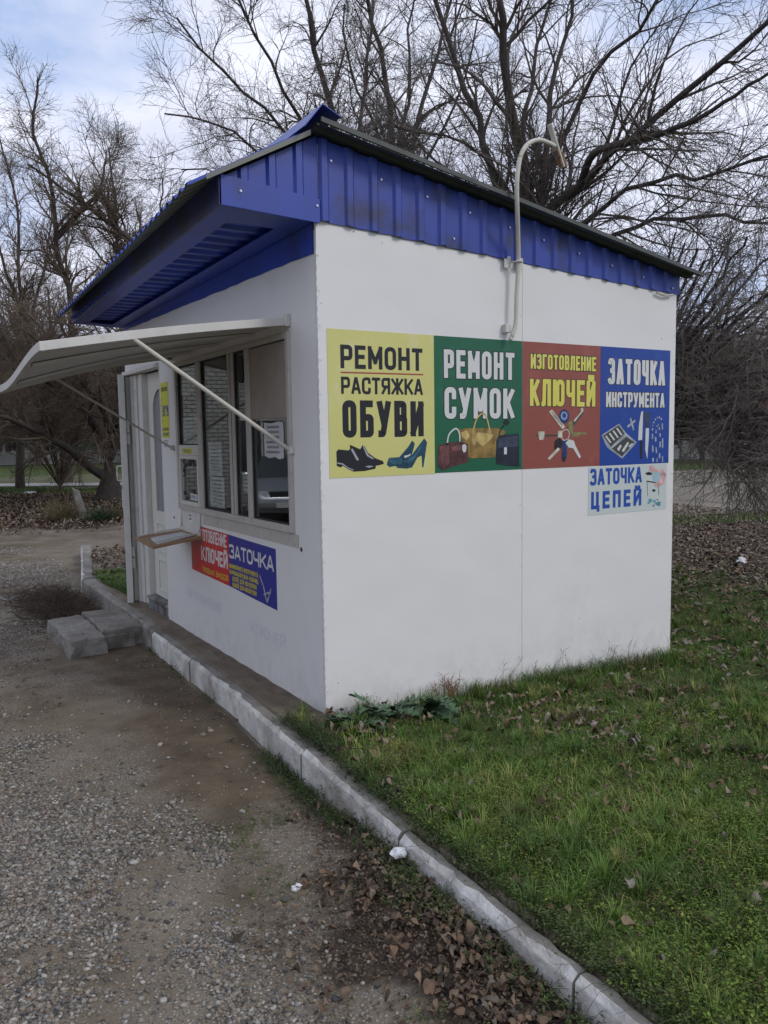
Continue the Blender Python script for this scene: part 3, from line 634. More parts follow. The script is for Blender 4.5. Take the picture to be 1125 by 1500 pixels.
# roof: short steep sheet over the front, long sheet over the room, ridge cap
def fr(s, d, t, up=0.0, ex=0.0):
    f = (s+.05)/4.25
    if t == 1: return (-.03, s, 3.142+up+d)
    return (-.70+.129*f-ex, s, 2.775-.075*f+up+d-.54*ex)
profsheet(fr, profile(-.055, 4.20, pitch=.115, rise=.020, ramp=.016, top=.030, off=.02), 'roof_sheet', ['rooflit'])
def fr2(s, d, t): return fr(s, d, t, .004, .005)
profsheet(fr2, profile(-.052, 4.20, pitch=.115, rise=.020, ramp=.016, top=.030, off=.02), 'roof_sheet', 'blue')
def rr_(s, d, t):
    x = -.03 if t == 1 else 3.02
    return (x, s, gz(x)+.012+d)
profsheet(rr_, profile(-.14, 4.22, pitch=.115, rise=.020, ramp=.016, top=.030, off=.03), 'roof_sheet', 'roofunder')
b = MB(); b.hexa([(-.03, -.152, gz(-.03)+.020), (3.025, -.152, gz(3.025)+.002), (-.03, -.138, gz(-.03)+.020), (3.025, -.138, gz(3.025)+.002), (-.03, -.152, gz(-.03)+.045), (3.025, -.152, gz(3.025)+.026), (-.03, -.138, gz(-.03)+.045), (3.025, -.138, gz(3.025)+.026)])
kb(b, 'verge_trim', 'roofunder')
b = MB(); b.hexa([(-.62, -.060, rake(-.62)+.012), (-.045, -.060, rake(-.045)+.008), (-.62, -.056, rake(-.62)+.012), (-.045, -.056, rake(-.045)+.008), (-.62, -.060, rake(-.62)+.036), (-.045, -.060, rake(-.045)+.036), (-.62, -.056, rake(-.62)+.036), (-.045, -.056, rake(-.045)+.036)])
kb(b, 'verge_trim', 'rooflit')
b = MB(); t_ = .003
b.prism([(-.115, -.125, 3.132), (-.02, -.150, 3.250), (.085, -.150, 3.205), (.085, -.150, 3.201), (-.02, -.150, 3.245), (-.111, -.125, 3.129)], (0, 4.35, 0))
kb(b, 'ridge_cap', 'blue')
# screws in the trim and sheet edges
sm = MB(); sm.tube([(0, 0, 0), (0, -.004, 0)], .0065, 8); sm.tube([(0, -.003, 0), (0, -.007, 0)], .004, 6); sme = sm.mesh('screw'); sme.materials.append(MT['screw'])
sm2 = MB(); sm2.tube([(0, 0, 0), (0, -.003, 0)], .0045, 7); sme2 = sm2.mesh('rivet'); sme2.materials.append(MT['white'])
def screw(x, y, z, rz=0, me=sme, nm='screw'):
    o = bpy.data.objects.new(nm, me); COL.objects.link(o); o.parent = kiosk; o.location = Vector((x, y, z))-KO; o.rotation_euler = (0, 0, rz)
for x in (.075, .39, .70, 1.01, 1.32, 1.60, 1.91, 2.22, 2.53, 2.84): screw(x+.02, -.0105, gz(x)-.10, 0); 
for x in (.86,): screw(x+.05, -.0105, zb(x)+.05, 0)
for x, z in ((-.43, 2.79), (.0, 2.775)): screw(x, -.0225, z)
for k in range(14): screw(.012, -.0002, .12+.185*k, 0, sme2, 'rivet')
for k in range(12):
    if not 1.3 < .1+.2*k < 2.16: screw(1.437, -.0002, .1+.2*k, 0, sme2, 'rivet')
    screw(2.905, -.0002, .05+.2*k, 0, sme2, 'rivet')
b = MB()
for k in range(46):
    z = .05+k*.055; b.box(-.004, .004, -.0035, .0, z, z+random.uniform(.012, .03))
kb(b, 'corner_seam', 'white')['kind'] = 'stuff'
b = MB(); b.tube([(2.68, -.022, 2.535), (2.76, -.026, 2.520), (2.85, -.024, 2.530)], .008, 8); kb(b, 'sealant_bead', 'pipe', smooth=True)
for (y, z, r0) in ((.27, .90, .014), (2.70, .90, .012)):
    b = MB(); b.tube([(-.002, y, z), (.0, y, z)], r0, 9); kb(b, 'bolt_hole', 'black')
# what can be seen inside through the panes
b = MB(); b.box(2.35, 2.38, .1, 4.0, .02, 2.1)
for z in (.45, .85, 1.25, 1.65, 2.05): b.box(1.95, 2.34, .1, 4.0, z, z+.02)
kb(b, 'storage_shelf', 'innerdark')
b = MB(); b.box(.10, .55, .2, 2.7, .86, .90); b.box(.12, .5, .25, .3, .02, .86); b.box(.12, .5, 2.6, 2.65, .02, .86); kb(b, 'workbench', 'innerdark')
for k in range(16):
    rr = random.Random(k); y = .25+rr.random()*3.3; z = rr.choice((.47, .87, 1.27, 1.67)); w = rr.uniform(.08, .26); hh = rr.uniform(.08, .26)
    b = MB(); b.box(1.97, 2.2, y, y+w, z, z+hh)
    o = b.build('box', mat('carton_%d' % k, random.Random(k+50).choice([(.3, .22, .14), (.12, .2, .3), (.4, .38, .32), (.3, .08, .06), (.1, .1, .1)])))
    tag(o, 'small storage box on the dim shelves inside the kiosk', 'box', 'boxes on the shelves inside the kiosk')

# ------------------------------------------------------------------ lamp pipe on the side wall
lp = empty('wall_lamp', (1.35, -.06, 2.14)); tag(lp, 'white hooked lamp pipe with a broken rusty plate, clamped to the side wall seam', 'lamp'); LO = Vector((1.35, -.06, 2.14))
def lb(b, name, m, **k):
    b.v = [tuple(Vector(p)-LO) for p in b.v]; return b.build(name, [MT[m]], lp, **k)
pp = [(1.31, -.05, 2.135), (1.325, -.055, 2.17), (1.348, -.058, 2.24), (1.355, -.058, 2.40), (1.362, -.066, 2.60), (1.325, -.105, 2.74), (1.262, -.170, 2.88), (1.237, -.195, 3.0)]
pp += [(1.240, -.2, 3.09), (1.265, -.2, 3.19), (1.325, -.2, 3.265), (1.42, -.2, 3.30), (1.535, -.2, 3.285)]
pp = catmull3([Vector(p) for p in pp], 5)
b = MB(); b.tube(pp, .0138, 14); lb(b, 'pipe', 'pipe', smooth=True)
b = MB()
b.box(1.285, 1.335, -.026, -.0232, 2.575, 2.645); b.box(1.385, 1.435, -.026, -.0232, 2.575, 2.645); b.tube([(1.335, -.024, 2.61), (1.342, -.08, 2.61), (1.362, -.092, 2.61), (1.384, -.08, 2.61), (1.388, -.024, 2.61)], .006, 8)
lb(b, 'clamp', 'trimwhite', bevel=.002)
b = MB(); b.box(1.285, 1.325, -.04, -.004, 2.18, 2.235); lb(b, 'junction_box', 'trimwhite', bevel=.004)
ex = Vector(pp[-1])
b = MB(); Rm = Matrix.Translation(ex+Vector((.02, 0, -.015))) @ Matrix.Rotation(math.radians(-29), 4, 'Y') @ Matrix.Rotation(math.radians(4), 4, 'X')
b.box(-.007, .007, -.016, .02, -.11, .15, Rm); lb(b, 'lamp_plate', 'pipe', bevel=.004)
b = MB(); b.box(.008, .026, -.016, .022, -.12, -.02, Rm); b.box(-.018, -.008, -.012, .018, -.10, .0, Rm); lb(b, 'lamp_holder', 'rust', bevel=.006)
b = MB(); b.tube([ex+Vector(p) for p in ((-.03, -.005, .0), (-.04, -.01, -.05), (-.01, -.01, -.085), (.03, -.01, -.06))], .006, 7); lb(b, 'cable', 'black', smooth=True)
ART = {'shoes': [('ink', [(0.184, 1.507), (0.203, 1.499), (0.25, 1.48), (0.266, 1.503), (0.28, 1.495), (0.301, 1.459), (0.351, 1.426), (0.4, 1.409), (0.406, 1.393), (0.363, 1.384), (0.326, 1.391), (0.231, 1.424), (0.185, 1.476)]), ('shine', [(0.266, 1.499), (0.275, 1.495), (0.306, 1.446), (0.341, 1.425), (0.329, 1.422), (0.293, 1.441)]), ('ink', [(0.097, 1.47), (0.11, 1.482), (0.174, 1.475), (0.188, 1.487), (0.226, 1.45), (0.255, 1.422), (0.326, 1.401), (0.353, 1.385), (0.348, 1.367), (0.277, 1.356), (0.206, 1.355), (0.171, 1.37), (0.135, 1.391), (0.125, 1.381), (0.098, 1.39)]), ('shine', [(0.189, 1.48), (0.2, 1.486), (0.241, 1.421), (0.227, 1.416)]), ('shine', [(0.1, 1.41), (0.135, 1.404), (0.171, 1.379), (0.206, 1.366), (0.204, 1.362), (0.169, 1.374), (0.133, 1.397), (0.1, 1.404)]), ('shine', [(0.278, 1.382), (0.314, 1.386), (0.338, 1.38), (0.304, 1.374)])], 'heels': [('teal', [(0.431, 1.408), (0.443, 1.427), (0.512, 1.429), (0.576, 1.489), (0.602, 1.523), (0.62, 1.508), (0.617, 1.489), (0.601, 1.446), (0.586, 1.42), (0.588, 1.436), (0.562, 1.41), (0.499, 1.38), (0.442, 1.373), (0.426, 1.387)]), ('paperlight', [(0.544, 1.435), (0.578, 1.441), (0.591, 1.449), (0.586, 1.423), (0.552, 1.416)]), ('teal', [(0.484, 1.38), (0.524, 1.411), (0.601, 1.441), (0.654, 1.499), (0.689, 1.536), (0.709, 1.511), (0.699, 1.46), (0.681, 1.363), (0.672, 1.366), (0.669, 1.434), (0.64, 1.424), (0.6, 1.366), (0.562, 1.36), (0.499, 1.366)]), ('teal2', [(0.534, 1.403), (0.608, 1.43), (0.664, 1.493), (0.688, 1.517), (0.653, 1.461), (0.62, 1.419), (0.575, 1.388)]), ('teal2', [(0.434, 1.41), (0.452, 1.427), (0.512, 1.429), (0.54, 1.414), (0.524, 1.389), (0.476, 1.386)])], 'bags': [('gold', [(0.935, 1.584), (1.005, 1.592), (1.234, 1.593), (1.293, 1.579), (1.315, 1.567), (1.278, 1.533), (1.236, 1.517), (1.23, 1.408), (1.032, 1.408), (1.004, 1.426), (0.963, 1.526)]), ('gold2', [(1.082, 1.567), (1.212, 1.555), (1.197, 1.525), (1.125, 1.479), (1.075, 1.519)]), ('gold2', [(0.96, 1.568), (1.005, 1.579), (1.025, 1.548), (1.004, 1.515), (0.974, 1.537)]), ('gold3', [(1.044, 1.581), (1.075, 1.581), (1.077, 1.491), (1.058, 1.482), (1.046, 1.492)]), ('gold3', [(1.164, 1.58), (1.197, 1.577), (1.193, 1.551), (1.167, 1.555)]), ('maroon', [(0.792, 1.491), (0.839, 1.504), (0.949, 1.513), (1.011, 1.498), (1.015, 1.386), (0.892, 1.362), (0.824, 1.34), (0.787, 1.365), (0.785, 1.431)]), ('maroon2', [(0.801, 1.485), (0.866, 1.495), (0.871, 1.385), (0.827, 1.351), (0.811, 1.398)]), ('maroon2', [(0.887, 1.481), (0.948, 1.493), (0.965, 1.482), (0.955, 1.46), (0.893, 1.456)]), ('paperlight', [(0.968, 1.491), (0.99, 1.497), (1.001, 1.481), (0.997, 1.45), (0.979, 1.444), (0.968, 1.46)]), ('navy', [(1.245, 1.534), (1.27, 1.547), (1.42, 1.555), (1.425, 1.345), (1.322, 1.354), (1.236, 1.368), (1.233, 1.465)]), ('navy2', [(1.256, 1.528), (1.413, 1.541), (1.416, 1.473), (1.248, 1.469)]), ('paperlight', [(1.298, 1.47), (1.321, 1.469), (1.321, 1.426), (1.298, 1.426)]), ('ink', [(1.342, 1.628), (1.337, 1.618), (1.325, 1.611), (1.311, 1.611), (1.299, 1.618), (1.294, 1.628), (1.299, 1.638), (1.311, 1.644), (1.325, 1.644), (1.337, 1.638)])], 'handles': [('gold2', [(1.054, 1.581), (1.075, 1.639), (1.101, 1.67), (1.13, 1.683), (1.158, 1.659), (1.183, 1.58)]), ('paperlight', [(0.855, 1.495), (0.869, 1.555), (0.919, 1.591), (0.946, 1.565), (0.951, 1.51)]), ('ink', [(1.256, 1.539), (1.27, 1.577), (1.3, 1.611)])], 'chains': [('chain', [(2.694, 1.337), (2.683, 1.54), (2.691, 1.616), (2.738, 1.657), (2.785, 1.615), (2.796, 1.334)]), ('chain', [(2.738, 1.336), (2.717, 1.518), (2.74, 1.605), (2.766, 1.517), (2.76, 1.335)])], 'keyring': [('paperlight', [(1.793, 1.549), (1.807, 1.569), (1.841, 1.577), (1.862, 1.554), (1.853, 1.519), (1.814, 1.507), (1.793, 1.529), (1.793, 1.549)])], 'keys': [('bone', [(1.681, 1.697), (1.707, 1.709), (1.827, 1.594), (1.8, 1.579)]), ('bonedark', [(1.699, 1.693), (1.707, 1.699), (1.8, 1.61), (1.794, 1.602)]), ('keyblue', [(1.862, 1.665), (1.858, 1.644), (1.845, 1.627), (1.826, 1.618), (1.806, 1.618), (1.787, 1.627), (1.774, 1.644), (1.769, 1.664), (1.774, 1.685), (1.786, 1.702), (1.805, 1.711), (1.825, 1.711), (1.844, 1.702), (1.857, 1.686)]), ('keyblue2', [(1.846, 1.67), (1.842, 1.654), (1.831, 1.643), (1.816, 1.639), (1.801, 1.644), (1.79, 1.654), (1.785, 1.669), (1.789, 1.684), (1.8, 1.695), (1.815, 1.699), (1.83, 1.696), (1.841, 1.685)]), ('keyblue', [(1.832, 1.67), (1.829, 1.66), (1.821, 1.654), (1.811, 1.654), (1.802, 1.66), (1.799, 1.669), (1.802, 1.679), (1.81, 1.685), (1.82, 1.685), (1.829, 1.679)]), ('keydark', [(1.972, 1.702), (1.994, 1.685), (1.903, 1.604), (1.885, 1.619)]), ('bone', [(1.968, 1.72), (1.988, 1.722), (1.993, 1.702), (1.91, 1.627), (1.901, 1.637), (1.968, 1.694)]), ('olive', [(1.854, 1.624), (1.889, 1.634), (1.903, 1.589), (1.89, 1.548), (1.862, 1.559), (1.841, 1.599)]), ('olive', [(1.89, 1.559), (2.024, 1.557), (2.024, 1.543), (1.953, 1.542), (1.947, 1.532), (1.89, 1.526)]), ('bone', [(1.759, 1.57), (1.797, 1.571), (1.8, 1.524), (1.759, 1.525)]), ('keydark', [(1.572, 1.546), (1.759, 1.546), (1.759, 1.534), (1.573, 1.536)]), ('bone', [(1.586, 1.567), (1.641, 1.567), (1.641, 1.543), (1.632, 1.512), (1.599, 1.512), (1.588, 1.544)]), ('ink', [(1.732, 1.505), (1.773, 1.525), (1.8, 1.504), (1.794, 1.459), (1.76, 1.438), (1.726, 1.451)]), ('bone', [(1.76, 1.46), (1.78, 1.449), (1.686, 1.38), (1.668, 1.39)]), ('keyblue', [(1.8, 1.499), (1.844, 1.509), (1.84, 1.398), (1.822, 1.363), (1.794, 1.379), (1.798, 1.449)]), ('ink', [(1.798, 1.394), (1.837, 1.398), (1.823, 1.363), (1.804, 1.366)]), ('paperlight', [(1.828, 1.489), (1.858, 1.513), (1.904, 1.503), (1.918, 1.472), (1.971, 1.394), (1.955, 1.382), (1.898, 1.452), (1.856, 1.458)])], 'case': [('chain', [(2.166, 1.537), (2.339, 1.615), (2.409, 1.548), (2.519, 1.483), (2.374, 1.371), (2.222, 1.451)]), ('keydark', [(2.181, 1.533), (2.335, 1.604), (2.394, 1.543), (2.259, 1.455)]), ('keydark', [(2.27, 1.442), (2.412, 1.524), (2.497, 1.481), (2.369, 1.384)]), ('paperlight', [(2.201, 1.528), (2.215, 1.534), (2.264, 1.486), (2.251, 1.48)]), ('paperlight', [(2.237, 1.546), (2.25, 1.552), (2.3, 1.503), (2.287, 1.497)]), ('paperlight', [(2.272, 1.563), (2.286, 1.569), (2.336, 1.52), (2.323, 1.514)]), ('paperlight', [(2.308, 1.581), (2.321, 1.587), (2.372, 1.538), (2.359, 1.532)]), ('paperlight', [(2.319, 1.438), (2.352, 1.469), (2.368, 1.461), (2.338, 1.422)]), ('paperlight', [(2.365, 1.425), (2.425, 1.487), (2.441, 1.478), (2.388, 1.416)]), ('paperlight', [(2.434, 1.457), (2.472, 1.478), (2.48, 1.469), (2.442, 1.446)])], 'tools': [('chain', [(2.444, 1.649), (2.459, 1.657), (2.493, 1.572), (2.48, 1.563)]), ('chain', [(2.416, 1.598), (2.497, 1.642), (2.509, 1.632), (2.427, 1.585)])], 'knives': [('paperlight', [(2.561, 1.697), (2.58, 1.704), (2.579, 1.606), (2.575, 1.498), (2.534, 1.496), (2.54, 1.606)]), ('ink', [(2.55, 1.493), (2.578, 1.495), (2.58, 1.366), (2.556, 1.364)]), ('paperlight', [(2.611, 1.582), (2.645, 1.581), (2.645, 1.518), (2.632, 1.36), (2.608, 1.432)]), ('navy2', [(2.593, 1.692), (2.649, 1.692), (2.647, 1.584), (2.611, 1.584)])], 'machine': [('rose', [(2.658, 1.311), (2.698, 1.315), (2.723, 1.281), (2.797, 1.285), (2.84, 1.239), (2.817, 1.173), (2.735, 1.148), (2.71, 1.166), (2.691, 1.255), (2.65, 1.284)]), ('machblue', [(2.686, 1.261), (2.773, 1.263), (2.766, 1.197), (2.693, 1.187)]), ('ink', [(2.611, 1.26), (2.651, 1.268), (2.686, 1.257), (2.68, 1.244), (2.635, 1.244)]), ('ink', [(2.727, 1.129), (2.721, 1.122), (2.708, 1.12), (2.694, 1.123), (2.688, 1.131), (2.693, 1.137), (2.707, 1.14), (2.721, 1.136)]), ('ink', [(2.628, 1.205), (2.725, 1.19), (2.726, 1.183), (2.628, 1.196)]), ('machgrey', [(2.633, 1.192), (2.639, 1.191), (2.645, 1.092), (2.639, 1.092)]), ('machgrey', [(2.754, 1.164), (2.761, 1.164), (2.764, 1.092), (2.757, 1.092)]), ('machteal', [(2.691, 1.063), (2.685, 1.053), (2.67, 1.058), (2.673, 1.069), (2.685, 1.069)]), ('machteal', [(2.683, 1.058), (2.669, 1.05), (2.651, 1.052), (2.647, 1.068), (2.669, 1.067)]), ('machteal', [(2.748, 1.033), (2.74, 1.023), (2.724, 1.029), (2.727, 1.041), (2.741, 1.044)]), ('machteal', [(2.786, 1.039), (2.776, 1.032), (2.761, 1.037), (2.765, 1.045), (2.776, 1.047)]), ('machteal', [(2.731, 1.049), (2.721, 1.037), (2.704, 1.044), (2.7, 1.058), (2.722, 1.064)]), ('machteal', [(2.674, 1.066), (2.665, 1.06), (2.655, 1.063), (2.656, 1.071), (2.666, 1.075)]), ('machteal', [(2.764, 1.019), (2.759, 1.014), (2.747, 1.016), (2.748, 1.023), (2.758, 1.024)]), ('machteal', [(2.683, 1.05), (2.672, 1.042), (2.651, 1.046), (2.655, 1.057), (2.674, 1.062)]), ('machteal', [(2.685, 1.065), (2.68, 1.061), (2.67, 1.063), (2.668, 1.069), (2.68, 1.072)]), ('machteal', [(2.719, 1.02), (2.711, 1.013), (2.699, 1.015), (2.695, 1.027), (2.711, 1.028)]), ('machteal', [(2.696, 1.058), (2.685, 1.05), (2.674, 1.053), (2.675, 1.064), (2.686, 1.066)]), ('machteal', [(2.765, 1.041), (2.761, 1.033), (2.75, 1.037), (2.748, 1.045), (2.76, 1.047)]), ('machteal', [(2.758, 1.032), (2.747, 1.024), (2.733, 1.029), (2.737, 1.039), (2.746, 1.042)]), ('machteal', [(2.756, 1.061), (2.749, 1.054), (2.738, 1.059), (2.735, 1.065), (2.749, 1.067)]), ('machteal', [(2.785, 1.026), (2.772, 1.015), (2.755, 1.019), (2.751, 1.034), (2.772, 1.035)]), ('machteal', [(2.668, 1.041), (2.656, 1.034), (2.641, 1.038), (2.645, 1.049), (2.657, 1.048)])]}
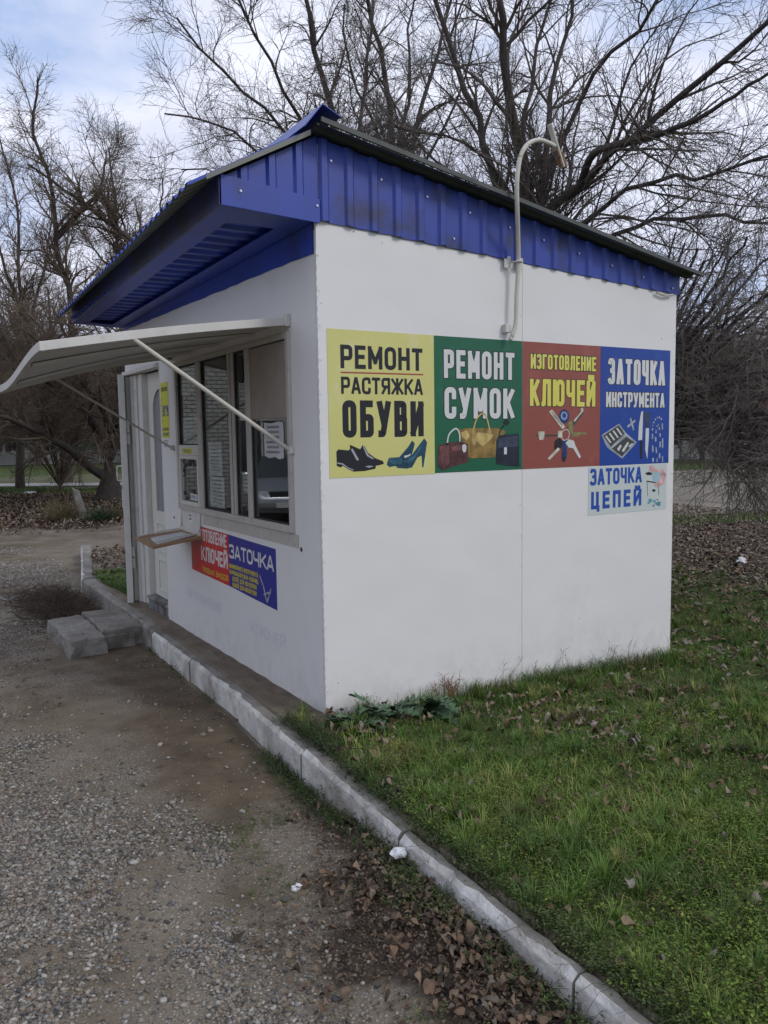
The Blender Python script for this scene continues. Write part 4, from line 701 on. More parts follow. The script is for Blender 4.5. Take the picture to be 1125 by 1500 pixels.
TREES = {'mulberry': {'base': (6.32, 5.33), 'limbs': [[(6.32, 5.33, 1.51), (6.33, 5.32, 3.14), (6.23, 5.28, 4.7), (6.11, 5.25, 5.35), (5.81, 5.11, 5.92), (5.59, 5.04, 6.58), (5.35, 4.85, 7.33), (4.98, 4.5, 8.23), 0.17], [(6.3, 5.35, 3.14), (6.12, 5.77, 5.0), (6.02, 5.97, 5.74), (5.83, 6.13, 6.55), (5.63, 6.29, 7.25), (5.31, 6.27, 7.95), (4.94, 6.16, 8.82), 0.12], [(6.35, 5.31, 3.74), (6.48, 5.31, 5.04), (6.74, 5.48, 6.01), (7.02, 5.63, 6.91), (7.37, 5.71, 7.72), (7.53, 5.7, 8.86), 0.1], [(6.35, 5.3, 2.93), (6.16, 5.06, 4.45), (6.19, 4.21, 4.9), (6.08, 3.46, 5.14), (5.91, 2.74, 5.21), (5.76, 1.98, 5.39), (5.53, 1.26, 5.47), (5.28, 0.55, 5.59), 0.1], [(6.36, 5.29, 3.93), (6.21, 5.02, 4.93), (6.46, 4.5, 6.11), (6.36, 4.03, 6.45), (6.38, 3.42, 6.63), (6.17, 2.74, 6.99), 0.08], [(6.11, 5.25, 5.35), (6.49, 5.58, 6.49), (6.83, 5.81, 7.34), (7.18, 5.89, 8.26), (7.5, 6.01, 9.3), 0.07], [(6.19, 4.21, 4.9), (5.8, 3.6, 5.06), (5.59, 2.81, 4.94), (5.41, 2.09, 4.8), (5.24, 1.33, 4.79), (4.99, 0.64, 4.79), 0.05], [(6.33, 5.32, 3.74), (5.71, 5.2, 5.09), (5.03, 5.11, 5.46), (4.22, 5.08, 5.52), (3.56, 5.03, 5.44), (2.92, 4.95, 5.18), 0.045], [(6.33, 5.32, 3.64), (6.6, 4.36, 4.17), (6.48, 3.3, 4.2), (6.3, 2.25, 4.02), (6.0, 1.28, 3.69), 0.06], [(6.4, 5.39, 3.65), (6.28, 6.54, 5.32), (6.11, 7.42, 6.06), (6.07, 8.17, 6.85), (5.89, 8.76, 7.82), 0.05], [(6.3, 5.21, 3.52), (6.23, 3.88, 4.47), (6.22, 2.99, 4.65), (6.05, 1.91, 4.42), (5.89, 1.09, 4.33), 0.06]]}, 'left_fan': {'base': (5.68, 10.05), 'limbs': [[(5.7, 10.04, 1.55), (5.75, 10.01, 4.45), (5.72, 10.03, 5.98), (5.53, 9.9, 7.17), (5.18, 9.75, 8.15), (4.76, 9.41, 8.96), (4.35, 9.05, 9.8), 0.16], [(5.75, 10.01, 4.45), (5.31, 9.8, 6.37), (4.61, 9.48, 7.23), (3.99, 9.22, 7.81), (3.4, 8.93, 8.32), (2.94, 8.58, 8.86), 0.08], [(5.74, 10.01, 4.32), (5.19, 9.86, 6.12), (4.39, 9.59, 6.88), (3.66, 9.37, 7.24), (2.87, 9.14, 7.65), (2.25, 8.83, 8.0), 0.07], [(5.74, 10.01, 4.19), (4.87, 9.8, 5.82), (3.97, 9.56, 6.39), (3.12, 9.26, 6.66), (2.47, 9.07, 6.7), (1.95, 8.82, 6.57), 0.05], [(5.75, 10.01, 4.7), (6.16, 10.24, 6.87), (6.39, 10.33, 8.1), (6.73, 10.6, 9.44), (7.02, 10.89, 11.21), 0.09], [(5.74, 10.01, 4.19), (4.75, 9.86, 5.57), (3.93, 9.8, 5.98), (3.13, 9.69, 6.07), (2.47, 9.5, 5.97), 0.04]]}, 'twin_stem': {'base': (7.69, 11.18), 'limbs': [[(7.7, 11.17, 1.53), (7.7, 11.17, 4.79), (7.64, 11.21, 7.95), (7.45, 11.09, 9.12), (7.09, 10.97, 9.94), (6.58, 10.69, 10.99), 0.17], [(7.75, 11.14, 4.79), (8.09, 11.16, 7.72), (8.46, 11.15, 8.93), (8.8, 11.15, 10.0), (9.38, 11.22, 11.46), 0.12], [(7.7, 11.17, 6.53), (7.15, 10.81, 7.6), (6.49, 10.51, 8.18), (6.07, 10.29, 8.91), (5.78, 9.99, 9.71), 0.07], [(7.82, 11.1, 6.09), (8.09, 10.18, 7.57), (8.3, 9.53, 8.59), (8.27, 9.04, 9.55), 0.07], [(7.73, 11.15, 7.1), (8.3, 11.5, 9.16), (8.53, 11.82, 10.5), (8.93, 12.04, 12.29), 0.08]]}, 'left_big': {'base': (3.21, 19.14), 'limbs': [[(3.21, 19.14, -0.09), (3.25, 19.13, 0.52), (3.23, 19.14, 1.08), 0.5], [(3.17, 19.15, 0.52), (2.63, 18.82, 0.87), (2.11, 18.27, 1.3), (1.33, 17.31, 1.71), (0.77, 16.52, 1.96), (0.05, 15.74, 2.17), (-0.66, 14.94, 2.37), 0.13], [(3.23, 19.14, 1.05), (3.03, 19.18, 1.75), (2.64, 19.26, 2.59), (2.46, 19.3, 3.87), (2.47, 19.29, 5.55), (2.21, 19.34, 6.41), (2.16, 19.13, 7.54), (2.04, 18.94, 8.23), (1.77, 18.76, 8.9), (1.66, 18.56, 9.55), (1.75, 18.33, 10.58), 0.125], [(3.26, 19.13, 1.05), (3.58, 19.27, 2.41), (3.87, 19.42, 3.93), (4.06, 19.6, 5.48), (3.91, 19.86, 6.83), (3.95, 20.07, 8.19), (3.92, 20.3, 9.75), 0.11], [(3.29, 19.12, 1.05), (4.0, 19.61, 2.42), (4.54, 19.92, 4.01), (4.95, 20.25, 5.84), (5.32, 20.59, 7.71), (5.59, 20.73, 9.36), 0.095], [(4.07, 19.6, 4.91), (4.3, 19.31, 6.78), (3.53, 19.06, 7.39), (2.9, 18.99, 7.82), (2.23, 18.9, 8.16), (1.49, 18.7, 8.54), 0.12], [(2.23, 19.34, 6.96), (2.84, 19.44, 7.7), (3.5, 19.74, 8.49), (3.73, 19.9, 9.6), 0.09], [(4.54, 19.92, 4.01), (4.34, 21.08, 6.12), (3.95, 21.84, 7.02), (3.51, 22.38, 7.89), 0.08], [(3.24, 19.13, 1.37), (2.37, 18.0, 2.35), (1.43, 17.07, 2.97), (0.59, 16.33, 3.21), 0.1], [(3.36, 19.1, 1.37), (2.86, 17.89, 2.35), (2.23, 17.15, 2.99), (1.54, 16.62, 3.58), (0.78, 16.3, 4.14), 0.09], [(3.37, 19.1, 1.65), (3.55, 17.73, 3.06), (3.06, 16.96, 4.01), (2.48, 16.43, 4.57), 0.08]]}, 'left_second': {'base': (4.5, 32.45), 'limbs': [[(4.5, 32.45, -0.07), (4.54, 32.44, 0.86), (4.54, 32.44, 2.02), (4.52, 32.45, 3.17), (4.4, 32.47, 4.59), (4.22, 32.5, 6.28), (4.17, 32.51, 7.95), 0.19], [(4.53, 32.45, 1.15), (4.08, 32.02, 2.3), (3.41, 31.62, 3.4), (2.64, 31.22, 4.17), 0.12], [(4.54, 32.44, 1.44), (5.21, 32.83, 2.9), (5.79, 33.22, 4.39), (6.13, 33.15, 5.87), 0.12], [(4.56, 32.44, 2.31), (3.9, 32.15, 3.71), (3.39, 31.62, 5.58), (3.24, 31.64, 7.46), 0.1]]}, 'left_edge': {'base': (2.2, 28.76), 'limbs': [[(2.2, 28.76, 0.16), (2.33, 28.74, 2.23), (2.46, 28.73, 5.23), (2.53, 28.72, 6.61), (2.61, 28.7, 8.67), (2.65, 28.7, 9.85), (2.38, 28.74, 11.05), (2.19, 28.76, 12.44), 0.13], [(2.38, 28.74, 3.74), (1.72, 27.81, 5.57), (1.25, 26.86, 6.8), (1.15, 26.87, 8.58), 0.14], [(2.44, 28.73, 4.73), (3.13, 28.63, 6.74), (3.57, 28.55, 8.74), (3.76, 28.52, 10.22), 0.12], [(2.5, 28.72, 5.97), (2.1, 28.27, 7.57), (1.69, 27.82, 9.08), (1.67, 27.82, 10.69), 0.12]]}, 'low_spreading': {'base': (6.6, 3.63), 'limbs': [[(6.6, 3.63, 0.71), (6.6, 3.63, 1.12), (6.59, 3.63, 1.49), 0.22], [(6.59, 3.63, 1.49), (6.19, 2.43, 1.48), (5.84, 1.44, 1.25), (5.52, 0.61, 1.01), (5.28, -0.06, 0.76), 0.03366737761571036], [(6.59, 3.63, 1.49), (6.37, 2.64, 1.53), (6.05, 1.72, 1.34), (4.75, 0.3, 1.18), (4.39, -0.36, 0.99), 0.03069020403339648], [(6.59, 3.63, 1.49), (6.09, 2.42, 1.57), (5.52, 1.33, 1.42), (4.88, 0.36, 1.26), (4.71, -0.2, 1.06), 0.03586046037463485], [(6.59, 3.63, 1.49), (6.39, 2.59, 1.61), (5.77, 1.42, 1.48), (5.47, 0.61, 1.33), (4.11, -0.65, 1.21), 0.02728428874624382], [(6.59, 3.63, 1.49), (6.15, 2.41, 1.65), (5.97, 1.56, 1.56), (4.87, 0.25, 1.44), (4.12, -0.64, 1.31), 0.026370344353404213], [(6.59, 3.63, 1.49), (6.41, 2.61, 1.69), (5.81, 1.44, 1.63), (5.32, 0.53, 1.53), (5.01, -0.16, 1.39), 0.03249885289151212], [(6.59, 3.63, 1.49), (6.33, 2.53, 1.73), (6.05, 1.59, 1.71), (5.11, 0.37, 1.63), (4.73, -0.34, 1.52), 0.041978789819262674], [(6.59, 3.63, 1.49), (6.27, 2.62, 1.75), (5.57, 1.48, 1.74), (5.2, 0.7, 1.68), (4.57, -0.12, 1.57), 0.03072388256791727], [(6.59, 3.63, 1.49), (6.08, 2.53, 1.77), (5.97, 1.87, 1.8), (4.87, 0.61, 1.73), (4.73, 0.12, 1.64), 0.04502045962391599], [(6.59, 3.63, 1.49), (6.13, 2.51, 1.83), (5.78, 1.62, 1.89), (5.53, 0.9, 1.88), (4.41, -0.23, 1.79), 0.03948779429773525], [(6.59, 3.63, 1.49), (6.3, 2.6, 1.89), (6.04, 1.73, 2.0), (5.27, 0.66, 2.0), (5.3, 0.19, 1.98), 0.0398444454928966], [(6.59, 3.63, 1.49), (6.33, 2.65, 1.93), (5.74, 1.57, 2.05), (5.69, 0.99, 2.11), (5.01, 0.11, 2.07), 0.041958677721940424], [(6.59, 3.63, 1.49), (6.23, 2.65, 1.94), (5.83, 1.77, 2.08), (5.08, 0.75, 2.1), (4.37, -0.09, 2.06), 0.040473525093015925], [(6.59, 3.63, 1.49), (6.42, 2.75, 2.02), (5.88, 1.71, 2.22), (5.3, 0.79, 2.3), (5.19, 0.27, 2.35), 0.037065000795870814], [(6.59, 3.63, 1.49), (6.21, 2.67, 2.01), (6.06, 2.0, 2.24), (5.64, 1.21, 2.34), (5.61, 0.76, 2.41), 0.03440369069386261], [(6.59, 3.63, 1.49), (6.25, 2.71, 2.09), (5.84, 1.85, 2.4), (5.78, 1.33, 2.68), (4.77, 0.27, 2.75), 0.029753498804690373], [(6.59, 3.63, 1.49), (6.45, 2.88, 2.16), (6.14, 2.08, 2.54), (6.04, 1.52, 2.87), (5.05, 0.46, 2.96), 0.04257596141953045], [(6.59, 3.63, 1.49), (6.34, 2.93, 2.09), (6.14, 2.34, 2.44), (5.72, 1.64, 2.69), (5.31, 1.0, 2.87), 0.028125241023975144], [(6.59, 3.63, 1.49), (6.45, 2.96, 2.23), (6.2, 2.27, 2.68), (6.15, 1.79, 3.08), (5.97, 1.26, 3.39), 0.029903190431939723], [(6.59, 3.63, 1.49), (6.33, 2.97, 2.17), (6.04, 2.34, 2.58), (5.91, 1.89, 2.93), (5.64, 1.37, 3.2), 0.03933986087707761], [(6.59, 3.63, 1.49), (6.47, 3.07, 2.29), (6.18, 2.42, 2.79), (6.09, 1.98, 3.24), (5.75, 1.4, 3.56), 0.04074933965580454], [(6.59, 3.63, 1.49), (6.42, 3.11, 2.25), (6.22, 2.61, 2.74), (6.27, 2.34, 3.2), (6.11, 1.92, 3.57), 0.028980766216310988], [(6.59, 3.63, 1.49), (6.48, 3.24, 2.23), (6.39, 2.89, 2.71), (6.21, 2.49, 3.13), (5.88, 1.99, 3.44), 0.04372150322860706], [(6.59, 3.63, 1.49), (6.49, 3.28, 2.27), (6.36, 2.93, 2.79), (6.16, 2.53, 3.23), (5.95, 2.15, 3.61), 0.04481916164619189], [(6.59, 3.63, 1.49), (6.48, 3.32, 2.29), (6.42, 3.07, 2.84), (6.21, 2.7, 3.31), (6.25, 2.55, 3.79), 0.04342027423682432], [(6.59, 3.63, 1.49), (6.51, 3.39, 2.33), (6.44, 3.17, 2.92), (6.4, 2.98, 3.47), (6.28, 2.73, 3.95), 0.02700900827316042]]}}

# ------------------------------------------------------------------ lettering: rounded condensed strokes
# glyph: width, strokes; a stroke is a list of (x, y, corner radius), closed when it ends with 'c'
g3 = .36
GL = {
 'А': (1.0, [[(0, 0, 0), (.44, 1, 0)], [(1, 0, 0), (.56, 1, 0)], [(.16, .27, 0), (.84, .27, 0)]]),
 'Б': (.92, [[(.95, 1, 0), (0, 1, 0), (0, 0, 0), (1, 0, .22), (1, .55, .22), (0, .55, 0)]]),
 'В': (.92, [[(0, 0, 0), (0, 1, 0)], [(0, 1, 0), (.93, 1, .2), (.93, .53, .2), (0, .53, 0)], [(.5, .53, 0), (1, .53, .24), (1, 0, .24), (0, 0, 0)]]),
 'Г': (.78, [[(0, 0, 0), (0, 1, 0), (1, 1, 0)]]),
 'Д': (1.1, [[(0, -.16, 0), (0, .0, 0), (1, 0, 0), (1, -.16, 0)], [(.14, 0, 0), (.26, 1, 0), (.84, 1, 0), (.84, 0, 0)]]),
 'Е': (.82, [[(1, 1, 0), (0, 1, 0), (0, 0, 0), (1, 0, 0)], [(0, .52, 0), (.86, .52, 0)]]),
 'Ж': (1.5, [[(0, 1, 0), (.42, .5, 0), (0, 0, 0)], [(1, 1, 0), (.58, .5, 0), (1, 0, 0)], [(.5, 1, 0), (.5, 0, 0)], [(.4, .5, 0), (.6, .5, 0)]]),
 'З': (.9, [[(.04, .92, 0), (.12, 1, .06), (.96, 1, .28), (.96, .53, .22), (.5, .53, 0)], [(.58, .53, 0), (1, .53, .22), (1, 0, .30), (.12, 0, .06), (.0, .08, 0)]]),
 'И': (1.0, [[(0, 1, 0), (0, 0, 0)], [(1, 1, 0), (1, 0, 0)], [(0, .06, 0), (1, .94, 0)]]),
 'Й': (1.0, [[(0, 1, 0), (0, 0, 0)], [(1, 1, 0), (1, 0, 0)], [(0, .06, 0), (1, .94, 0)], [(.22, 1.27, 0), (.22, 1.15, .1), (.78, 1.15, .1), (.78, 1.27, 0)]]),
 'К': (.98, [[(0, 0, 0), (0, 1, 0)], [(1, 1, 0), (.22, .48, 0)], [(.0, .48, 0), (.3, .48, 0)], [(.34, .55, 0), (1, 0, 0)]]),
 'Л': (1.0, [[(-.02, 0, 0), (.14, .0, .1), (.22, 1, 0), (1, 1, 0), (1, 0, 0)]]),
 'М': (1.22, [[(0, 0, 0), (0, 1, 0)], [(1, 1, 0), (1, 0, 0)], [(0, .97, 0), (.5, .28, 0)], [(1, .97, 0), (.5, .28, 0)]]),
 'Н': (.96, [[(0, 0, 0), (0, 1, 0)], [(1, 0, 0), (1, 1, 0)], [(0, .52, 0), (1, .52, 0)]]),
 'О': (.94, [[(0, 0, g3), (0, 1, g3), (1, 1, g3), (1, 0, g3), 'c']]),
 'П': (.96, [[(0, 0, 0), (0, 1, 0), (1, 1, 0), (1, 0, 0)]]),
 'Р': (.92, [[(0, 0, 0), (0, 1, 0), (1, 1, .26), (1, .42, .26), (0, .42, 0)]]),
 'С': (.92, [[(1, .74, 0), (1, 1, g3), (0, 1, g3), (0, 0, g3), (1, 0, g3), (1, .26, 0)]]),
 'Т': (.96, [[(0, 1, 0), (1, 1, 0)], [(.5, 1, 0), (.5, 0, 0)]]),
 'У': (1.0, [[(0, 1, 0), (.5, .32, 0)], [(1, 1, 0), (.36, 0, .12), (.1, 0, 0)]]),
 'Х': (1.0, [[(0, 1, 0), (1, 0, 0)], [(1, 1, 0), (0, 0, 0)]]),
 'Ц': (1.0, [[(0, 1, 0), (0, 0, 0), (1.0, 0, 0), (1.0, -.2, 0)], [(.86, 1, 0), (.86, 0, 0)]]),
 'Ч': (.92, [[(0, 1, 0), (0, .42, .26), (1, .42, 0)], [(1, 1, 0), (1, 0, 0)]]),
 'Ш': (1.4, [[(0, 1, 0), (0, 0, 0), (1, 0, 0), (1, 1, 0)], [(.5, 0, 0), (.5, 1, 0)]]),
 'Ь': (.9, [[(0, 1, 0), (0, 0, 0), (1, 0, .24), (1, .55, .24), (0, .55, 0)]]),
 'Ы': (1.25, [[(0, 1, 0), (0, 0, 0), (.68, 0, .22), (.68, .55, .22), (0, .55, 0)], [(1, 1, 0), (1, 0, 0)]]),
 'Ю': (1.4, [[(0, 0, 0), (0, 1, 0)], [(0, .52, 0), (.36, .52, 0)], [(.36, 0, .34), (.36, 1, .34), (1, 1, .34), (1, 0, .34), 'c']]),
 'Я': (.94, [[(1, 0, 0), (1, 1, 0), (0, 1, .26), (0, .45, .26), (1, .45, 0)], [(.5, .45, 0), (0, 0, 0)]]),
 '8': (.9, [[(0, .0, .24), (0, .52, .24), (1, .52, .24), (1, 0, .24), 'c'], [(.06, .54, .2), (.06, 1, .2), (.94, 1, .2), (.94, .54, .2), 'c']]),
 '0': (.9, [[(0, 0, g3), (0, 1, g3), (1, 1, g3), (1, 0, g3), 'c']]),
 '9': (.9, [[(1, .45, .0), (0, .45, .24), (0, 1, .24), (1, 1, .24), (1, 0, .24), (.1, 0, 0)]]),
 '1': (.5, [[(0, .78, 0), (.7, 1, 0), (.7, 0, 0)]]),
 '-': (.5, [[(0, .5, 0), (1, .5, 0)]]), '.': (.12, [[(0, 0, 0), (0, .02, 0)]]), ':': (.12, [[(0, .2, 0), (0, .24, 0)], [(0, .7, 0), (0, .74, 0)]]),
}
GL['Т'] = (.9, GL['Т'][1])
def rounded(pts, closed):
    out = []; n = len(pts)
    for i, (x, y, r) in enumerate(pts):
        if r <= 0 or (not closed and i in (0, n-1)): out.append(Vector((x, y))); continue
        p = Vector((x, y)); a = Vector(pts[(i-1) % n][:2]); c = Vector(pts[(i+1) % n][:2])
        da = (a-p); dc = (c-p); la, lc = da.length, dc.length; rr = min(r, la*.5, lc*.5)
        A = p+da/la*rr; C = p+dc/lc*rr
        for k in range(6):
            t = k/5; out.append((1-t)**2*A+2*t*(1-t)*p+t*t*C)
    res = [out[0]]
    for q in out[1:]:
        if (q-res[-1]).length > 1e-5: res.append(q)
    return res
def ribbon(pts, closed, t, ext=0.0):
    n = len(pts); h = t/2
    if closed and (pts[0]-pts[-1]).length < 1e-5: pts = pts[:-1]; n -= 1
    if not closed and ext:
        d = (pts[0]-pts[1]).normalized(); pts = [pts[0]+d*ext]+pts[1:]; d = (pts[-1]-pts[-2]).normalized(); pts = pts[:-1]+[pts[-1]+d*ext]
    L = []; R = []
    for i in range(n):
        if closed: a, c = pts[i-1], pts[(i+1) % n]
        else: a, c = (pts[i-1] if i else None), (pts[i+1] if i < n-1 else None)
        p = pts[i]
        d1 = (p-a).normalized() if a is not None else (c-p).normalized(); d2 = (c-p).normalized() if c is not None else d1
        n1 = Vector((-d1.y, d1.x)); n2 = Vector((-d2.y, d2.x)); m = n1+n2
        if m.length < 1e-4: m = n1.copy()
        m.normalize(); k = min(1/max(m.dot(n1), .1), 1.75)
        L.append(p+m*h*k); R.append(p-m*h*k)
    q = []
    for i in range(n if closed else n-1):
        j = (i+1) % n; q.append((R[i], R[j], L[j], L[i]))
    return q
def onplane(pl, s, v, d):
    # 'R': lawn side wall, s runs along +x.   'F': front wall, s runs along -y
    return (s, -d, v) if pl == 'R' else (-d, -s, v)
def text(pl, st, s0, s1, v0, v1, d, m, t=.17, gap=.30, parent=None, org=None, name='lettering', grow=0.0, slant=0.0, space=.75):
    H = v1-v0; th = t*H; cap = H-th
    gws = [GL[c][0] if c != ' ' else space for c in st]; n = len(st)
    # centre-line widths share what the strokes and gaps leave
    fix = th*sum(1 for c in st if c != ' ')+gap*th*2*(n-1); k = (s1-s0-fix)/max(.1, sum(gws))
    b = MB(); x = s0; z = 0; cnt = 0
    for c, gw in zip(st, gws):
        if c == ' ': x += gw*k+gap*th*2; continue
        w = gw*k; x0 = x+th/2
        for stroke in GL[c][1]:
            cl = stroke[-1] == 'c'; P = stroke[:-1] if cl else stroke
            # work in real units so that corner radii stay round
            pts = [(x0+px*w, v0+th/2+py*cap, r*min(cap, w*1.35)) for px, py, r in P]
            isdiag = c in 'АИЙМКЖХУЯ'
            rb = ribbon(rounded(pts, cl), cl, th+2*grow, 0 if cl else th*.46+grow)
            dd = d+cnt*.00004; cnt = (cnt+1) % 6
            for qi, qd in enumerate(rb):
                # diagonals end flush with the cap lines
                P4_ = [Vector((p.x, min(max(p.y, v0-grow if -.01 <= min(a[1] for a in P) else p.y), v1+grow if max(a[1] for a in P) <= 1.01 else p.y))) for p in qd]
                b.add([onplane(pl, p.x+slant*(p.y-v0), p.y, dd+qi*.000008) for p in P4_], [(0, 1, 2, 3)])
        x += w+th+gap*th*2
    if org is not None: b.v = [tuple(Vector(p)-org) for p in b.v]
    return link(name, b.mesh(), m, parent)
def flatpoly(pl, pts, d, m, name, parent, org, th=.0):
    bm = bmesh.new(); vs_ = [bm.verts.new(Vector(onplane(pl, s, v, d))-org) for s, v in pts]
    f = bm.faces.new(vs_); bmesh.ops.triangulate(bm, faces=[f]); me = bpy.data.meshes.new(name); bm.to_mesh(me); bm.free()
    return link(name, me, m, parent)
def inkart(group_, names, pl, d, parent, org, pname):
    """one print made of several inks, each laid a hair above the last"""
    for nm in names:
        mats = []; b = MB()
        for k, (ik, pts) in enumerate(ART[nm]):
            if ik not in mats: mats.append(ik)
            bm = bmesh.new()
            if nm in ('handles', 'chains', 'keyring'):
                w = {'handles': .010, 'chains': .014, 'keyring': .005}[nm]
                rb = ribbon([Vector(p) for p in catmull(pts)], False, w)
                b.mi = mats.index(ik)
                for qi, qd in enumerate(rb):
                    if nm == 'chains' and qi % 2: continue
                    b.add([onplane(pl, p.x, p.y, d+.0004) for p in qd], [(0, 1, 2, 3)])
                bm.free(); continue
            vs_ = [bm.verts.new((p[0], p[1], 0)) for p in pts]; f = bm.faces.new(vs_); bmesh.ops.triangulate(bm, faces=[f])
            bm.verts.index_update(); b.mi = mats.index(ik)
            b.add([onplane(pl, v.co.x, v.co.y, d+k*.00008) for v in bm.verts], [tuple(v.index for v in f.verts) for f in bm.faces]); bm.free()
        b.v = [tuple(Vector(p)-org) for p in b.v]
        if nm == 'handles':
            i0 = 0; ks = [len(catmull(p))-1 for _, p in ART[nm]]
            for (ik, _), k_ in zip(ART[nm], ks):
                q = MB(); q.v = b.v[i0*4:(i0+k_)*4]; q.f = [(4*j, 4*j+1, 4*j+2, 4*j+3) for j in range(k_)]; q.m = [0]*k_; i0 += k_; link('bag_handle_print', q.mesh(), ink(ik), parent)
            continue
        link(pname.get(nm, nm), b.mesh(), [ink(i) for i in mats], parent)
def catmull(P, n=5):
    P = [Vector(p) for p in P]; out = []
    for i in range(len(P)-1):
        a, b, c, d = P[max(i-1, 0)], P[i], P[i+1], P[min(i+2, len(P)-1)]
        for k in range(n):
            t = k/n; out.append(.5*((2*b)+(c-a)*t+(2*a-5*b+4*c-d)*t*t+(3*b-a-3*c+d)*t**3))
    out.append(P[-1]); return out
def poster(name, pl, s0, s1, v0, v1, m, label, cat, group=None, d=.0005, th=.0015, warp=None):
    org = Vector(onplane(pl, (s0+s1)/2, v0, d)); r = empty(name, org); tag(r, label, cat, group)
    b = MB(); b.prism([onplane(pl, s, v, d) for s, v in (warp or ((s0, v0), (s1, v0), (s1, v1), (s0, v1)))], Vector(onplane(pl, 0, 0, th)))
    b.v = [tuple(Vector(p)-org) for p in b.v]; b.build('sheet', m, r)
    return r, org, d+th
PN = dict(shoes='oxford_shoes_print', heels='heeled_shoes_print', bags='bags_print', handles='bag_handles_print', keys='keys_print', keyring='key_ring_print', case='tool_case_print', tools='cutter_print', knives='knives_print', chains='chain_print', machine='grinding_machine_print')
zt, zbt = 2.139, 1.327
G_ = 'service posters in a row on the side wall'
r, o_, d = poster('poster', 'R', .053, .764, zbt-.004, zt+.002, ink('yellow'), 'faded yellow poster with black lettering above black and teal shoes', 'poster', G_)
text('R', 'РЕМОНТ', .134, .683, 1.928, 2.058, d+.0006, ink('black'), t=.185, parent=r, org=o_)
b = MB(); b.prism([onplane('R', s, v, d+.0004) for s, v in ((.134, 1.902), (.686, 1.904), (.686, 1.912), (.134, 1.910))], (0, -.0003, 0)); b.v = [tuple(Vector(p)-o_) for p in b.v]; b.build('rule', ink('line'), r)
text('R', 'РАСТЯЖКА', .135, .682, 1.788, 1.883, d+.0006, ink('black'), t=.178, parent=r, org=o_, gap=.22)
text('R', 'ОБУВИ', .140, .686, 1.546, 1.754, d+.0006, ink('black'), t=.185, parent=r, org=o_, gap=.30)
inkart(0, ['shoes', 'heels'], 'R', d+.0006, r, o_, PN)
r, o_, d = poster('poster', 'R', .766, 1.450, zbt, zt, ink('green'), 'dark green poster with white lettering above a gold bag and two handbags', 'poster', G_)
for st, a in (('РЕМОНТ', (.836, 1.386, 1.892, 2.062)), ('СУМОК', (.838, 1.384, 1.650, 1.840))):
    text('R', st, *a, d+.0005, ink('black'), t=.175, parent=r, org=o_, name='letter_outline', grow=.0055)
    text('R', st, *a, d+.0012, ink('white'), t=.175, parent=r, org=o_)
inkart(0, ['bags', 'handles'], 'R', d+.0020, r, o_, PN)
r, o_, d = poster('poster', 'R', 1.4545, 2.150, zbt, zt, ink('red'), 'brick red poster with yellow lettering above a fan of keys', 'poster', G_)
for st, a, gp in (('ИЗГОТОВЛЕНИЕ', (1.520, 2.108, 1.968, 2.064), .22), ('КЛЮЧЕЙ', (1.514, 2.103, 1.730, 1.906), .26)):
    text('R', st, *a, d+.0005, ink('black'), t=.178, parent=r, org=o_, name='letter_outline', grow=.0045, gap=gp)
    text('R', st, *a, d+.0012, ink('lemon'), t=.178, parent=r, org=o_, gap=gp)
inkart(0, ['keys', 'keyring'], 'R', d+.0006, r, o_, PN)
r, o_, d = poster('poster', 'R', 2.152, 2.862, zbt-.001, zt, ink('pblue'), 'deep blue poster with white lettering above knives, a tool case and chains', 'poster', G_)
for st, a, gp in (('ЗАТОЧКА', (2.222, 2.808, 1.885, 2.062), .24), ('ИНСТРУМЕНТА', (2.206, 2.806, 1.728, 1.833), .22)):
    text('R', st, *a, d+.0005, ink('black'), t=.178, parent=r, org=o_, name='letter_outline', grow=.0045, gap=gp)
    text('R', st, *a, d+.0012, ink('white'), t=.178, parent=r, org=o_, gap=gp)
inkart(0, ['case', 'tools', 'knives', 'chains'], 'R', d+.0006, r, o_, PN)
r, o_, d = poster('sticker', 'R', 2.045, 2.845, .988, 1.320, ink('sticker'), 'pale chain-sharpening notice with blue lettering and a small machine, below the blue poster', 'notice')
text('R', 'ЗАТОЧКА', 2.060, 2.578, 1.193, 1.308, d+.0006, ink('textblue'), t=.20, parent=r, org=o_, gap=.22)
text('R', 'ЦЕПЕЙ', 2.072, 2.576, 1.028, 1.150, d+.0006, ink('textblue'), t=.22, parent=r, org=o_, gap=.55)
inkart(0, ['machine'], 'R', d+.0006, r, o_, PN)

# banner on the front wall, in two printed halves (s = -y)
r, o_, d = poster('banner', 'F', -2.275, -.637, .50, .878, ink('bblue'), 'red and blue key-cutting and sharpening banner under the kiosk window', 'banner', warp=((-2.275, .52), (-1.45, .505), (-1.05, .488), (-.637, .474), (-.637, .862), (-1.05, .868), (-1.45, .876), (-2.275, .884)))
b = MB(); b.prism([onplane('F', s, v, d+.0002) for s, v in ((-2.275, .52), (-1.45, .505), (-1.45, .876), (-2.275, .884))], (-.0006, 0, 0)); b.v = [tuple(Vector(p)-o_) for p in b.v]; b.build('red_half', ink('bred'), r)
d += .001
text('F', 'ИЗГОТОВЛЕНИЕ', -2.16, -1.485, .775, .868, d, ink('white'), t=.17, parent=r, org=o_, gap=.2)
text('F', 'КЛЮЧЕЙ', -2.04, -1.475, .622, .735, d, ink('white'), t=.20, parent=r, org=o_, gap=.25)
text('F', 'ЛЮБЫХ ВИДОВ', -2.03, -1.475, .535, .575, d, ink('byellow'), t=.16, parent=r, org=o_, gap=.3)
text('F', 'ЗАТОЧКА', -1.440, -.668, .712, .812, d, ink('white'), t=.19, parent=r, org=o_, gap=.25)
